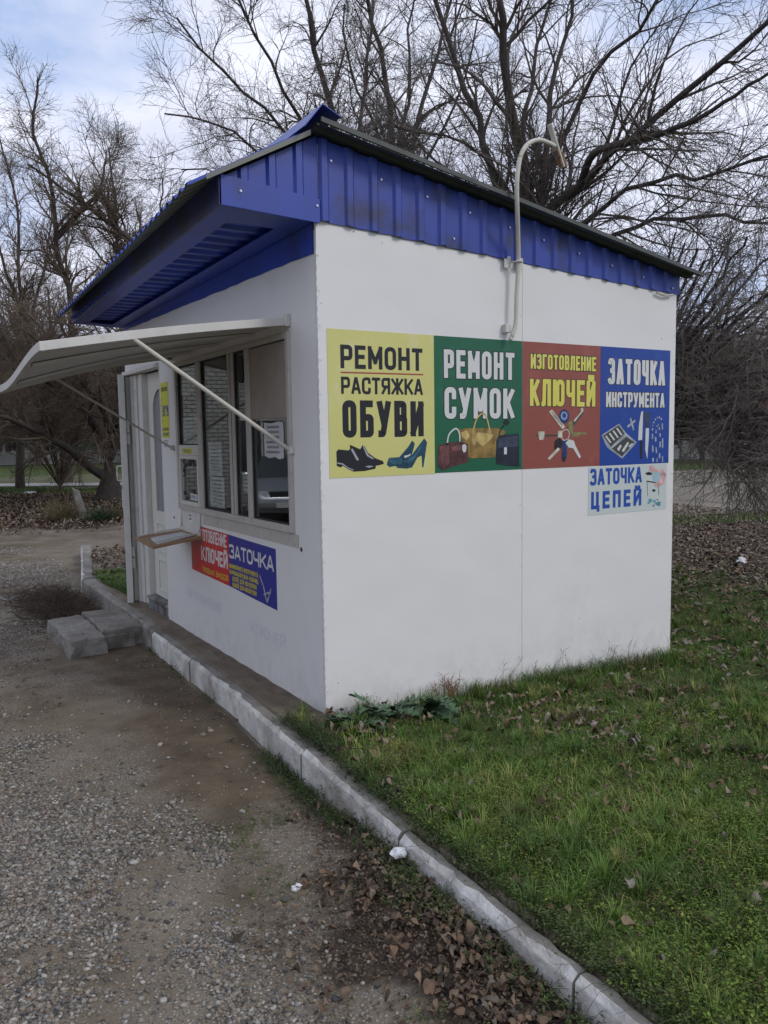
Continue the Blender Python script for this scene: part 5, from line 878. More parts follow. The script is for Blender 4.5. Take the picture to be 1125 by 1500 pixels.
for i, st in enumerate(('МАНИКЮРНОГО ИНСТРУМЕНТА', 'ПАРИКМАХЕРСКИХ НОЖНИЦ', 'ЦЕПЕЙ ДЛЯ БЕНЗОПИЛ', 'НОЖЕЙ ДЛЯ МЯСОРУБОК')):
    text('F', st, -1.445+(.05 if i > 1 else 0), -.925-(.03 if i > 1 else 0), .640-i*.043, .672-i*.043, d, ink('byellow'), t=.20, parent=r, org=o_, gap=.25)
b = MB()
for A_, B_, w in (((-.90, .66), (-.80, .51), .016), ((-.72, .60), (-.79, .50), .014), ((-.84, .54), (-.72, .57), .012)):
    b.v and None
    for qd in ribbon([Vector(A_), (Vector(A_)+Vector(B_))/2+Vector((.01, .01)), Vector(B_)], False, w): b.add([Vector(onplane('F', p.x, p.y, d+.0001*len(b.v)/6))-o_ for p in qd], [(0, 1, 2, 3)])
link('scissors_print', b.mesh(), ink('chain'), r)
b = MB()
for A_, B_, w in (((-2.24, .60), (-2.10, .80), .010), ((-2.20, .80), (-2.09, .74), .03), ((-2.23, .56), (-2.20, .60), .03)):
    for qd in ribbon([Vector(A_), Vector(B_)], False, w): b.add([Vector(onplane('F', p.x, p.y, d+.0001*len(b.v)/6))-o_ for p in qd], [(0, 1, 2, 3)])
link('keys_print', b.mesh(), ink('dim'), r)
# faint traces left by older lettering on the paint
r = empty('old_lettering', (-.001, 1.5, .3), 0, kiosk); r.location = Vector((0, 1.5, .3))-KO
text('F', 'ИЗГОТОВЛЕНИЕ', -2.46, -1.63, .270, .345, .0006, ink('ghost'), t=.17, parent=r, org=Vector((0, 1.5, .3)), name='ghost_letters')
text('F', 'КЛЮЧЕЙ', -1.09, -.52, .245, .325, .0006, ink('ghost'), t=.17, parent=r, org=Vector((0, 1.5, .3)), name='ghost_letters')

# opening-hours sign and small notices
r, o_, d = poster('hours_sign', 'F', -2.945, -2.735, 1.565, 2.03, ink('signyellow'), 'tall bright yellow opening-hours sign between door and window', 'sign')
text('F', 'РЕЖИМ РАБОТЫ', -2.925, -2.755, 1.955, 1.99, d+.0004, ink('black'), t=.2, parent=r, org=o_, gap=.25)
text('F', '8', -2.895, -2.845, 1.745, 1.835, d+.0004, ink('pblue'), t=.2, parent=r, org=o_); text('F', '00', -2.838, -2.80, 1.805, 1.840, d+.0004, ink('pblue'), t=.2, parent=r, org=o_)
text('F', '1', -2.80, -2.785, 1.745, 1.835, d+.0004, ink('pblue'), t=.2, parent=r, org=o_); text('F', '9', -2.78, -2.745, 1.745, 1.835, d+.0004, ink('pblue'), t=.2, parent=r, org=o_)
for k, st in enumerate('ПВСЧП'): text('F', st, -2.93, -2.915, 1.875-k*.045, 1.898-k*.045, d+.0004, ink('black'), t=.2, parent=r, org=o_)
text('F', 'БЕЗ ПЕРЕРЫВА', -2.925, -2.755, 1.625, 1.652, d+.0004, ink('dim'), t=.2, parent=r, org=o_); text('F', 'И ВЫХОДНЫХ', -2.925, -2.755, 1.583, 1.610, d+.0004, ink('dim'), t=.2, parent=r, org=o_)
def notice(name, pl, s0, s1, v0, v1, label, lines, d=.0005, m='paper', dark='dim', group=None, seed=1, warp=None):
    r, o_, dd = poster(name, pl, s0, s1, v0, v1, MT[m], label, 'notice', group, d=d, th=.0008, warp=warp)
    q = random.Random(seed); b = MB(); H = (v1-v0); W_ = s1-s0
    for k in range(lines):
        z = v1-H*(.09+.84*k/lines); s = s0+W_*q.uniform(.10, .2); e = s1-W_*q.uniform(.08, .25); hh = H*.42/lines
        while s < e:
            w = W_*q.uniform(.04, .10); b.add([Vector(onplane(pl, a, c, dd+.0004))-o_ for a, c in ((s, z-hh), (min(s+w, e), z-hh), (min(s+w, e), z), (s, z))], [(0, 1, 2, 3)]); s += w+W_*.02
    link('print_lines', b.mesh(), ink(dark), r); return r
notice('notice', 'F', -2.93, -2.765, 1.475, 1.552, 'small white slip pasted just below the yellow opening-hours sign', 3, seed=3)
r = notice('notice', 'F', -3.20, -3.075, 1.24, 1.50, 'white printed notice taped to the lower part of the door glass', 5, d=-.086, seed=4)
notice('notice', 'F', -.775, -.485, 1.425, 1.645, 'crumpled white price sheet hanging in the right-hand window pane', 6, m='oldpaper', d=-.004, seed=5, warp=((-.775, 1.44), (-.70, 1.425), (-.62, 1.435), (-.55, 1.42), (-.485, 1.43), (-.488, 1.50), (-.482, 1.58), (-.487, 1.645), (-.56, 1.65), (-.66, 1.64), (-.775, 1.648), (-.778, 1.54)))
notice('notice', 'F', -1.835, -1.565, 1.285, 1.525, 'upper white sheet of the pair taped low in the widest window pane', 8, d=-.012, seed=6)
notice('notice', 'F', -1.825, -1.530, 1.05, 1.275, 'lower white sheet of the pair taped low in the widest window pane', 7, d=-.012, seed=7)
notice('notice', 'F', -2.42, -2.02, 1.515, 1.72, 'white sheet taped inside the leftmost pane just above its yellow sticker', 6, d=-.012, m='oldpaper', seed=8)
notice('notice', 'F', -2.43, -2.12, 1.90, 2.10, 'white sheet taped inside at the top of the leftmost window pane', 6, d=-.012, m='oldpaper', seed=9)
notice('notice', 'F', -1.215, -1.05, 1.19, 1.32, 'small card standing low behind the narrow window pane', 4, d=-.03, seed=10)
r, o_, d = poster('sticker', 'F', -2.365, -2.135, 1.437, 1.480, ink('signyellow'), 'small yellow sticker on the white rail above the serving hatch', 'sticker', d=.0165)
text('F', 'ПРОВОДА', -2.35, -2.15, 1.445, 1.472, d+.0003, ink('dim'), t=.2, parent=r, org=o_)
notice('sticker', 'F', -2.28, -2.20, .90, .965, 'tiny white sticker with dark mark on the flap below the hatch', 2, d=.0125, seed=11)
r, o_, d = poster('sticker', 'F', -2.25, -2.08, 1.075, 1.125, ink('white'), 'small white and blue label at the foot of the hatch pane', 'sticker', d=.002)
text('F', 'ОПЛАТА', -2.235, -2.10, 1.088, 1.112, d+.0003, ink('pblue'), t=.2, parent=r, org=o_)
b = MB(); q = random.Random(2)
for k in range(9):
    for j in range(6):
        x = -.33+.29*k/8; y = 2.06+.30*j/5; b.v.append((x-.0, y, .812+(x+.0)*.132+.012*(y-2)+.004+.004*math.sin(9*x+7*y)))
for k in range(8):
    for j in range(5): b.f.append((k*6+j, k*6+6+j, k*6+7+j, k*6+j+1)); b.m.append(0)
b.v = [(x, y, z) for x, y, z in b.v]; o = b.build('paper_sheets', MT['oldpaper'], smooth=True); o.modifiers.new('solid', 'SOLIDIFY').thickness = .003
tag(o, 'loose white paper sheets lying on the plywood counter shelf', 'paper')
b = MB(); b.tube([(.18, 2.2, .902), (.18, 2.2, 1.12)], [.06, .045], 14); o = b.build('white_bottle', MT['paper'], smooth=True); tag(o, 'white rounded container standing behind the serving hatch', 'container')

# ------------------------------------------------------------------ bare trees
def unit(v): return v/np.maximum(np.linalg.norm(v, axis=-1, keepdims=True), 1e-9)
def tubes(P, R, sides):
    """P (N,S,3), R (N,S) -> verts, quads"""
    N_, S_, _ = P.shape
    T_ = np.empty_like(P); T_[:, 1:-1] = P[:, 2:]-P[:, :-2]; T_[:, 0] = P[:, 1]-P[:, 0]; T_[:, -1] = P[:, -1]-P[:, -2]; T_ = unit(T_)
    ref = np.where(np.abs(T_[:, :1, 2:3]) > .8, np.array([1., .2, 0]), np.array([.1, .2, 1.]))
    u = unit(np.cross(T_, np.broadcast_to(ref, T_.shape))); w = np.cross(T_, u)
    a = np.arange(sides)*2*np.pi/sides
    V_ = P[:, :, None]+R[:, :, None, None]*(np.cos(a)[:, None]*u[:, :, None]+np.sin(a)[:, None]*w[:, :, None])
    base = (np.arange(N_)*S_*sides)[:, None, None]+(np.arange(S_-1)*sides)[None, :, None]+np.arange(sides)[None, None]
    nx = (np.arange(N_)*S_*sides)[:, None, None]+(np.arange(S_-1)*sides)[None, :, None]+((np.arange(sides)+1) % sides)[None, None]
    Fq = np.stack([base, nx, nx+sides, base+sides], -1).reshape(-1, 4)
    return V_.reshape(-1, 3), Fq
def sample(P, R, idx, t):
    S_ = P.shape[1]; f = t*(S_-1); i = np.minimum(f.astype(int), S_-2); w = (f-i)
    a = P[idx, i]; b_ = P[idx, i+1]; return a*(1-w[:, None])+b_*w[:, None], unit(b_-a), R[idx, i]*(1-w)+R[idx, i+1]*w
def sprout(P, R, k, l0, l1, segs, ang, up, rf, rmin, rng, wob=.16, tmin=.12, tpow=1.0, bias=(0, 0, 0), taper=.8):
    N_ = P.shape[0]; idx = np.repeat(np.arange(N_), k) if np.isscalar(k) else np.repeat(np.arange(N_), k)
    n = len(idx); t = tmin+(1-tmin)*rng.random(n)**tpow
    p, d, r = sample(P, R, idx, t)
    rv = unit(rng.normal(size=(n, 3))); perp = unit(rv-(rv*d).sum(1)[:, None]*d)
    a = np.radians(ang*(.7+.6*rng.random(n)))[:, None]
    d = unit(np.cos(a)*d+np.sin(a)*perp+np.array(bias)*.5)
    Lm = (l0+(l1-l0)*rng.random(n))*(1-.45*t); r0 = np.maximum(r*rf, rmin)
    out = np.empty((n, segs+1, 3)); out[:, 0] = p
    cur = rng.normal(size=(n, 3))*wob
    for s in range(segs):
        d = unit(d+cur*.5+rng.normal(size=(n, 3))*wob+np.array([0, 0, up])+np.array(bias)*.15)
        out[:, s+1] = out[:, s]+d*(Lm/segs)[:, None]
    rad = r0[:, None]*(1-taper*np.linspace(0, 1, segs+1))[None]
    return out, np.maximum(rad, rmin*.6)
def smooth_path(pts, n):
    P = [Vector(p) for p in pts]; C = catmull3(P); C = np.array(C); s = np.concatenate([[0], np.cumsum(np.linalg.norm(np.diff(C, axis=0), axis=1))]); q = np.linspace(0, s[-1], n)
    return np.stack([np.interp(q, s, C[:, i]) for i in range(3)], 1), s[-1]
def tree(name, base, limbs, label, group=None, seed=1, k1=1.5, l1=(.9, 2.3), k2=8, l2=(.4, 1.0), k3=6, l3=(.15, .45), up=.06, twig='twig', rmin=.003, ang=38, gz0=None, extra=0, wob=.16, droop3=0.0):
    rng = np.random.default_rng(seed); org = np.array([base[0], base[1], -.25])
    root = empty(name, tuple(org)); tag(root, label, 'tree', group)
    VT = []; FT = []; off = 0; paths = []; rads = []
    for i, L in enumerate(limbs):
        pts = [tuple(p) for p in L[:-1]]; r0 = L[-1]
        if i == 0: pts = [(base[0], base[1], -.35)]+pts
        elif abs(pts[0][0]-base[0]) < .6 and abs(pts[0][1]-base[1]) < .6 and pts[0][2] > .8 and len(limbs[0]) > 4:
            pts = [(base[0], base[1], -.3)]+pts
        n = 22; C, ln = smooth_path(pts, n)
        C = C+rng.normal(size=C.shape)*.012*np.linspace(0, 1, n)[:, None]*min(3, ln*.3)
        tt = np.linspace(0, 1, n); rad = r0*(1-.86*tt**.9)+.006
        if i == 0: rad = rad*(1+.45*np.exp(-tt*n*.5))
        v, f = tubes(C[None], rad[None], 9); VT.append(v); FT.append(f+off); off += len(v); paths.append((C, rad, ln))
    VT = np.concatenate(VT)-org; FT = np.concatenate(FT)
    link('trunk', npmesh('trunk', VT, FT, smooth=True), MT['bark'], root)
    P = np.stack([p[0] for p in paths]); R = np.stack([p[1] for p in paths]); ln = np.array([p[2] for p in paths])
    kk = np.maximum(2, (ln*k1).astype(int)+extra)
    if len(limbs[0]) <= 4: kk[0] = 0
    A, Ra = sprout(P, R, kk, l1[0], l1[1], 7, ang, up, .55, rmin*2.2, rng, wob=wob*.8, tmin=.22)
    B, Rb = sprout(A, Ra, k2, l2[0], l2[1], 5, 42, up*.6, .55, rmin*1.4, rng, wob=wob)
    Cc, Rc = sprout(B, Rb, k3, l3[0], l3[1], 3, 40, up*.5-droop3, .6, rmin, rng, wob=wob, tmin=.1)
    D, Rd = sprout(P, R, (ln*2.2).astype(int)+1, .25, .9, 4, 55, up, .2, rmin*1.1, rng, wob=wob, tmin=.3)
    if len(limbs[0]) <= 4: pass
    vs_ = []; fs_ = []; off = 0
    for (p, r, s) in ((A, Ra, 5), (B, Rb, 4), (Cc, Rc, 3), (D, Rd, 3)):
        v, f = tubes(p, r, s); vs_.append(v); fs_.append(f+off); off += len(v)
    link('crown', npmesh('crown', np.concatenate(vs_)-org, np.concatenate(fs_), smooth=True), MT[twig], root)
    return root
TL = lambda n: ([tuple(TREES[n]['base'])]+[TREES[n]['limbs']])
def TR(nm, label, **k): return tree('bare_tree', TREES[nm]['base'], TREES[nm]['limbs'], label, **k)
TR('mulberry', 'big dark many-stemmed bare tree right behind the kiosk roof and lamp pipe', seed=3, k1=2.6, k2=9, k3=7, l1=(1.0, 3.0), l2=(.5, 1.3), l3=(.2, .55), up=.02)
TR('left_fan', 'bare tree whose whippy branches fan out to the left above the roof peak', seed=4, k1=3.0, k2=10, k3=7, l1=(1.0, 2.6), l2=(.5, 1.1), l3=(.2, .5), up=.03)
TR('twin_stem', 'slim bare tree with two upright stems behind the kiosk, left of the many-stemmed one', seed=5, k1=2.6, k2=9, k3=7, l1=(.9, 2.6), up=.04, rmin=.0035)
TR('left_big', 'massive old bare tree with a thick dark trunk beside the swung-open steel door', seed=6, k1=4.2, k2=9, k3=7, l1=(1.0, 2.6), l2=(.5, 1.3), l3=(.25, .6), rmin=.0048, up=.05, twig='twigbrown')
TR('left_second', 'smaller bare tree standing just before the far path, at the left', seed=7, k1=2.6, k2=9, k3=6, l1=(1.2, 3), l2=(.6, 1.4), l3=(.3, .6), rmin=.006, up=.05, twig='twigbrown')
TR('left_edge', 'tall straight-stemmed bare tree at the left edge beyond the leaf-strewn ground', seed=8, k1=2.4, k2=9, k3=6, l1=(1.2, 3.0), l2=(.6, 1.4), l3=(.3, .7), rmin=.0055, up=.10, twig='twigbrown')
TR('low_spreading', 'low bare tree whose curved branches sweep out behind the right end of the kiosk', seed=9, k1=2.2, k2=8, k3=5, l1=(.7, 2.0), l2=(.35, 1.0), l3=(.15, .45), up=-.03, ang=26, wob=.12, rmin=.0026, twig='twiglight')
# whippy suckers round the foot of the old tree
rng = np.random.default_rng(21); bx, by = TREES['left_big']['base']
P0 = []
for k in range(150):
    a = rng.uniform(0, 2*PI); h0 = rng.uniform(.9, 4.6); p = np.array([bx+.35*math.cos(a), by+.35*math.sin(a), h0]); d = np.array([math.cos(a), math.sin(a), rng.uniform(.1, 1.0)]); pts = [p]; L = rng.uniform(1.2, 2.8)
    for s in range(8):
        d = d+np.array([rng.normal()*.13, rng.normal()*.13, -.24]); d = d/np.linalg.norm(d); q = pts[-1]+d*L/8; q[2] = max(q[2], -.1); pts.append(q)
    P0.append(pts)
P0 = np.array(P0); R0 = np.linspace(.016, .005, 9)[None]*np.ones((150, 1)); P1, R1 = sprout(P0, R0, 9, .4, 1.3, 5, 40, -.08, .6, .0045, rng); P2, R2 = sprout(P1, R1, 3, .2, .5, 3, 40, -.02, .6, .0038, rng)
va, fa = tubes(P0, R0, 4); vb, fb_ = tubes(P1, R1, 3); vc, fc_ = tubes(P2, R2, 3)
sk = [o for o in COL.objects if o.get('label', '').startswith('massive old')][0]
link('suckers', npmesh('suckers', np.concatenate([va, vb, vc])-np.array(sk.location), np.concatenate([fa, fb_+len(va), fc_+len(va)+len(vb)])), MT['twigsucker'], sk)

# far trees: one grown, the rest copied
def far_tree(seed, H=9.0):
    rng = np.random.default_rng(seed); limbs = [[(0, 0, 1.5), (.05, .05, 3), (.1, -.1, H*.55), (.0, .1, H*.8), (.2, 0, H), .13]]
    for k in range(9):
        a = k*2.4+rng.random(); h0 = .5+k*.55; R_ = 2.6-.15*k
        limbs.append([(0, 0, h0), (R_*.35*math.cos(a), R_*.35*math.sin(a), h0+1.1), (R_*.75*math.cos(a), R_*.75*math.sin(a), h0+2.4), (R_*math.cos(a), R_*math.sin(a), h0+4.0), .09])
    return limbs
for j, (sx, sy, hh, lab) in enumerate(((-.2, 26.5, 5.2, 'wide brown bare shrub thicket at the left edge, just before the far path'), (3.0, 25.2, 4.6, 'brown tangled bare shrub seen between the left edge and the old tree trunk'), (5.6, 23.5, 5.6, 'brown tangled bare shrub standing behind the old tree and the steel door'))):
    rs = np.random.default_rng(70+j); lb_ = [[(sx, sy, .3), (sx+.1, sy, 1.2), (sx-.1, sy+.1, hh*.6), (sx+.2, sy, hh*.85), (sx, sy, hh), .05]]
    for k in range(22):
        a = k*2.399+rs.random(); R_ = rs.uniform(1.2, 3.2); h1 = rs.uniform(.45, .95)*hh
        lb_.append([(sx, sy, .0), (sx+R_*.3*math.cos(a), sy+R_*.3*math.sin(a), h1*.45), (sx+R_*.7*math.cos(a), sy+R_*.7*math.sin(a), h1*.8), (sx+R_*math.cos(a), sy+R_*math.sin(a), h1*rs.uniform(.6, 1.0)), .026])
    tree('bare_shrub', (sx, sy), lb_, lab, group='brown shrubs before the far path', seed=80+j, k1=2.0, k2=7, k3=5, l1=(.6, 1.6), l2=(.35, .9), l3=(.2, .5), rmin=.005, up=.03, twig='twigbrown')
protos = []
for s in (31, 32):
    t = tree('far_tree', (0, 0), far_tree(s), 'dull brown bare tree in the distant row beyond the path and the paved yard', group='distant bare trees', seed=s, k1=2.2, k2=9, k3=6, l1=(1.2, 2.8), l2=(.7, 1.5), l3=(.3, .8), rmin=.010, up=.08, twig='twigbrown'); protos.append(t)
fr_ = random.Random(7)
spots = []
for k in range(17):     # (bearing from the camera, distance)
    spots.append((math.radians(86-k*.9-(fr_.random()*1.0)), fr_.uniform(60, 100)))
for k in range(22):
    spots.append((math.radians(54-k*1.25-fr_.random()), fr_.uniform(38, 80)))
for k in range(8):
    spots.append((math.radians(70-k*2.0), fr_.uniform(45, 70)))
for i, (a, d) in enumerate(spots):
    o = protos[i] if i < 2 else copy_tree(protos[i % 2])
    if 17 <= i < 39: o['label'] = 'dull grey-brown bare tree in the distant row beyond the paved yard at the right'; o['group'] = 'distant bare trees beyond the yard'
    elif i >= 39: o['label'] = 'far bare tree mostly hidden behind the kiosk and the nearer trees'; o['group'] = 'distant bare trees behind the kiosk'
    else: o['label'] = 'dull brown bare tree in the distant row beyond the far path at the left'; o['group'] = 'distant bare trees beyond the path'
    o.location = (-2.04+d*math.cos(a), -3.97+d*math.sin(a), -.35); o.rotation_euler = (0, 0, fr_.uniform(0, 6.28)); s = fr_.uniform(.75, 1.15); o.scale = (s*1.15, s*1.15, s)

# ------------------------------------------------------------------ grass, weeds, leaves, gravel
rng = np.random.default_rng(12)
CAMXY = np.array([-2.04, -3.97])
def inframe(x, y, pad=.33):
    dx = x-CAMXY[0]; dy = y-CAMXY[1]; a = np.arctan2(dy, dx); return (np.abs(a-1.019) < math.radians(27.5)+pad)
def scatter(n, x0, x1, y0, y1, dens, near=None):
    x = rng.uniform(x0, x1, n); y = rng.uniform(y0, y1, n); d = np.hypot(x-CAMXY[0], y-CAMXY[1])
    pr = dens(x, y)
    if near: pr = pr*np.minimum(1, (near/d)**1.6)
    k = (rng.random(n) < pr) & inframe(x, y)
    return x[k], y[k], d[k]
def blades(x, y, h, w, lean, name, m, label, cat='grass', droop=.5):
    n = len(x); z = hgt(x, y)-.008; a = rng.uniform(0, 2*np.pi, n); b_ = a+rng.normal(0, .9, n)+np.pi/2
    dirx, diry = np.cos(b_), np.sin(b_); wx, wy = np.cos(a)*w/2, np.sin(a)*w/2
    l = lean*h
    p0 = np.stack([x-wx, y-wy, z], 1); p1 = np.stack([x+wx, y+wy, z], 1)
    mx_, my_, mz = x+dirx*l*.35, y+diry*l*.35, z+h*.6
    p2 = np.stack([mx_-wx*.7, my_-wy*.7, mz], 1); p3 = np.stack([mx_+wx*.7, my_+wy*.7, mz], 1)
    tz = z+h*(1-droop*lean*.5)
    p4 = np.stack([x+dirx*l-wx*.12, y+diry*l-wy*.12, tz], 1); p5 = np.stack([x+dirx*l+wx*.12, y+diry*l+wy*.12, tz], 1)
    V_ = np.stack([p0, p1, p2, p3, p4, p5], 1).reshape(-1, 3); i = np.arange(n)*6
    F_ = np.concatenate([np.stack([i, i+1, i+3, i+2], 1), np.stack([i+2, i+3, i+5, i+4], 1)])
    clump = fb(x, y, 1.6, 60); r = np.clip(.5+(clump-.5)*1.3+rng.normal(0, .16, n), 0, 1)
    o = link(name, npmesh(name, V_, F_, rnd=np.repeat(r, 6)), m); tag(o, label, cat, kind='stuff'); return o
mg = rmat('grass_blades', [(.20, .15, .065), (.038, .085, .014), (.070, .145, .020), (.125, .205, .030), (.27, .265, .075)], rough=.55, spec=.3)
mdk = rmat('dark_weed', [(.025, .042, .014), (.045, .070, .020), (.08, .11, .03), (.14, .15, .045)], rough=.6)
mleaflet = rmat('weed_leaflets', [(.12, .11, .030), (.065, .11, .018), (.12, .19, .026), (.20, .26, .04), (.28, .22, .06)], rough=.6, spec=.25)
def lawnd(x, y):
    g, l, m = gmask(x, y); g = g*(.5+.5*sst(.38, .48, fb(x, y, 3.1, 121))); g = np.where((x > -.01) & (x < 2.93) & (y > -.01) & (y < 4.1), 0, g)
    return g*np.where(y < 6.5, 1, .4)*(.45+.55*sst(.35, .55, fb(x, y, 2.2, 41)))
x, y, d = scatter(1080000, -.45, 9, -5.0, 6.5, lawnd, near=3.0)
h = (.026+.075*rng.random(len(x))**1.8)*(.35+1.3*fb(x, y, 2.6, 50)**1.3); blades(x, y, h, .0020+.0020*rng.random(len(x))+.0004*d*.6, .3+rng.random(len(x))*1.1, 'grass', mg, 'short green grass with mossy weeds covering the lawn beside the kiosk')
print('grass', len(x))
nt = 4200; tx, ty, td = scatter(nt*7, -.34, 6.5, -4.8, 5.0, lambda x, y: lawnd(x, y)*(.25+.75*sst(.42, .6, fb(x, y, 1.6, 88)))*.5, near=4.0)
kb_ = 46; bxx = np.repeat(tx, kb_); byy = np.repeat(ty, kb_); nb = len(bxx)
an = rng.uniform(0, 2*np.pi, nb); rr_0 = np.abs(rng.normal(0, .016, nb)); px_, py_ = bxx+np.cos(an)*rr_0, byy+np.sin(an)*rr_0
hL = np.repeat(rng.uniform(.05, .125, len(tx)), kb_)*rng.uniform(.5, 1.1, nb); ln_ = rng.uniform(.15, .95, nb); wd = rng.uniform(.0018, .0034, nb)
z0 = hgt(px_, py_)-.006; cw = rng.uniform(0, 6.28, nb); wx, wy = -np.sin(an)*wd/2, np.cos(an)*wd/2
def seg_(fr_l, fr_h, k): 
    X0, Y0_, Z0 = px_+np.cos(an)*hL*ln_*fr_l, py_+np.sin(an)*hL*ln_*fr_l, z0+hL*fr_h
    return np.stack([np.stack([X0-wx*k, Y0_-wy*k, Z0], 1), np.stack([X0+wx*k, Y0_+wy*k, Z0], 1)], 1)
VV = np.concatenate([seg_(0, 0, 1), seg_(.25, .5, .9), seg_(.62, .82, .65), seg_(1.05, .82+.1*(1-ln_), .12)], 1).reshape(-1, 3); i = np.arange(nb)*8
FF = np.concatenate([np.stack([i+2*q, i+2*q+1, i+2*q+3, i+2*q+2], 1) for q in range(3)]); rt_ = np.clip(np.repeat(rng.normal(.5, .24, len(tx)), kb_)+rng.normal(0, .10, nb), 0, 1)
o = link('grass_tussocks', npmesh('grass_tussocks', VV, FF, rnd=np.repeat(rt_, 8)), mg); tag(o, 'longer tufts of grass leaning outward all over the lawn', 'grass', kind='stuff'); print('tuss', nb)
# taller rank grass hard against the side wall
x = rng.uniform(.55, 2.95, 3200); y = -.015-np.abs(rng.normal(0, .06, 3200)); k = rng.random(3200) < .35+.65*sst(1.2, 1.7, x); x, y = x[k], y[k]
blades(x, y, .05+.11*rng.random(len(x)), np.full(len(x), .0035), .2+.6*rng.random(len(x)), 'rank_grass', mg, 'taller rank grass growing along the foot of the side wall')
# grass on the small patch past the door, in the far strips
x, y, d = scatter(60000, -.1, 2.0, 4.2, 6.3, lambda x, y: (x > xk(y)+.17)*.8*sst(.3, .5, fb(x, y, 2, 4)+.15*(5.4-y))); k = (y < 6); blades(x[k], y[k], .05+.06*rng.random(k.sum()), np.full(k.sum(), .006), .4+rng.random(k.sum()), 'grass', mg, 'green grass patch behind the kerb past the kiosk door')
def stripd(x, y):
    d1 = (y-30.5)*.62+(x-1.7)*.78; return (d1 > -4.2)*(d1 < -.4)*(x < 8)*.9
x, y, d = scatter(90000, -8, 8, 18, 38, stripd); blades(x, y, .06+.08*rng.random(len(x)), np.full(len(x), .02), .4+rng.random(len(x)), 'grass', mg, 'bright grass strip in front of the far path on the left')
def stripr(x, y):
    dr = (x-11.87)*.35+(y-7.07)*.93; return ((dr > -1.5) & (dr < -.1))*1.0
x, y, d = scatter(160000, 8.5, 22, -2, 9.5, stripr); blades(x, y, .05+.07*rng.random(len(x)), np.full(len(x), .013), .4+rng.random(len(x)), 'grass', mg, 'bright grass strip in front of the paved yard at the right')
# creeping weeds: stems carrying small leaflets
def weeds(x, y, h, size, name, m, label, k=5):
    n = len(x); z = hgt(x, y)-.005; V_ = []; R_ = []
    ti = rng.normal(0, .5, (n, 2))
    for j in range(k):
        t = (j+.6)/k; cx = x+ti[:, 0]*h*t; cy = y+ti[:, 1]*h*t; cz = z+h*t*(1-.1*np.hypot(ti[:, 0], ti[:, 1]))
        a = rng.uniform(0, 2*np.pi, n); s = size*(.6+.8*rng.random(n)); el = rng.uniform(-.3, .7, n)
        dx, dy, dz = np.cos(a)*s, np.sin(a)*s, el*s; px, py = -np.sin(a)*s*.28, np.cos(a)*s*.28
        V_.append(np.stack([np.stack([cx, cy, cz], 1), np.stack([cx+dx*.5+px, cy+dy*.5+py, cz+dz*.6], 1), np.stack([cx+dx, cy+dy, cz+dz*.8], 1), np.stack([cx+dx*.5-px, cy+dy*.5-py, cz+dz*.6], 1)], 1))
    V_ = np.stack(V_, 1).reshape(-1, 3); i = np.arange(n*k)*4; F_ = np.stack([i, i+1, i+2, i+3], 1)
    r = np.clip(.5+(fb(x, y, 1.1, 77)-.5)*1.4+rng.normal(0, .15, n), 0, 1)
    # thin stems
    s_ = .0008; a = rng.uniform(0, 6.28, n); tx, ty, tz = x+ti[:, 0]*h, y+ti[:, 1]*h, z+h*.95
    Sv = np.stack([np.stack([x-np.cos(a)*s_, y-np.sin(a)*s_, z], 1), np.stack([x+np.cos(a)*s_, y+np.sin(a)*s_, z], 1), np.stack([tx+np.cos(a)*s_, ty+np.sin(a)*s_, tz], 1), np.stack([tx-np.cos(a)*s_, ty-np.sin(a)*s_, tz], 1)], 1).reshape(-1, 3)
    i2 = np.arange(n)*4+len(V_); V2 = np.concatenate([V_, Sv]); F2 = np.concatenate([F_, np.stack([i2, i2+1, i2+2, i2+3], 1)])
    o = link(name, npmesh(name, V2, F2, rnd=np.concatenate([np.repeat(r, 4*k), np.repeat(r*.5, 4)])), m); tag(o, label, 'weeds', kind='stuff'); return o
x, y, d = scatter(200000, -.4, 5, -5.0, .0, lambda x, y: lawnd(x, y)*(.05+1.1*sst(.44, .60, fb(x, y, 1.5, 91)+.09*(-y-1.6)))*(x > xk(y)+.08), near=2.2)
weeds(x, y, (.015+.05*rng.random(len(x)))*(.3+1.9*sst(.35, .7, fb(x, y, 4.5, 133))), .012, 'weeds', mleaflet, 'yellow-green creeping weeds growing through the lawn beside the kerb')
print('weeds', len(x))
# weeds spilling over the kerb and along its foot
n = 4600; y = rng.uniform(-2.9, .1, n); side = rng.random(n) < .35
x = np.where(side, xk(y)-.01-np.abs(rng.normal(0, .055, n)), xk(y)+np.where(y > -.5, .12, .07)+np.abs(rng.normal(0, .05, n))-.025-.03*(fb(y, y*0, 3, 66) > .55)); k = (~side) | ((y > -1.0) & (y < .0)) | (rng.random(n) < .35); x, y = x[k], y[k]
weeds(x, y, .03+.05*rng.random(len(x)), .012, 'weeds', mdk, 'dark green weeds spilling over the kerb and growing at its foot', k=6)
n = 420; y = rng.uniform(.1, 3.2, n); x = xk(y)-.01-np.abs(rng.normal(0, .02, n)); k = fb(y, y*0, 3, 5) > .55; weeds(x[k], y[k], .02+.05*rng.random(k.sum()), .010, 'weeds', mdk, 'sparse tufts of weed along the foot of the kerb below the kiosk window', k=5)
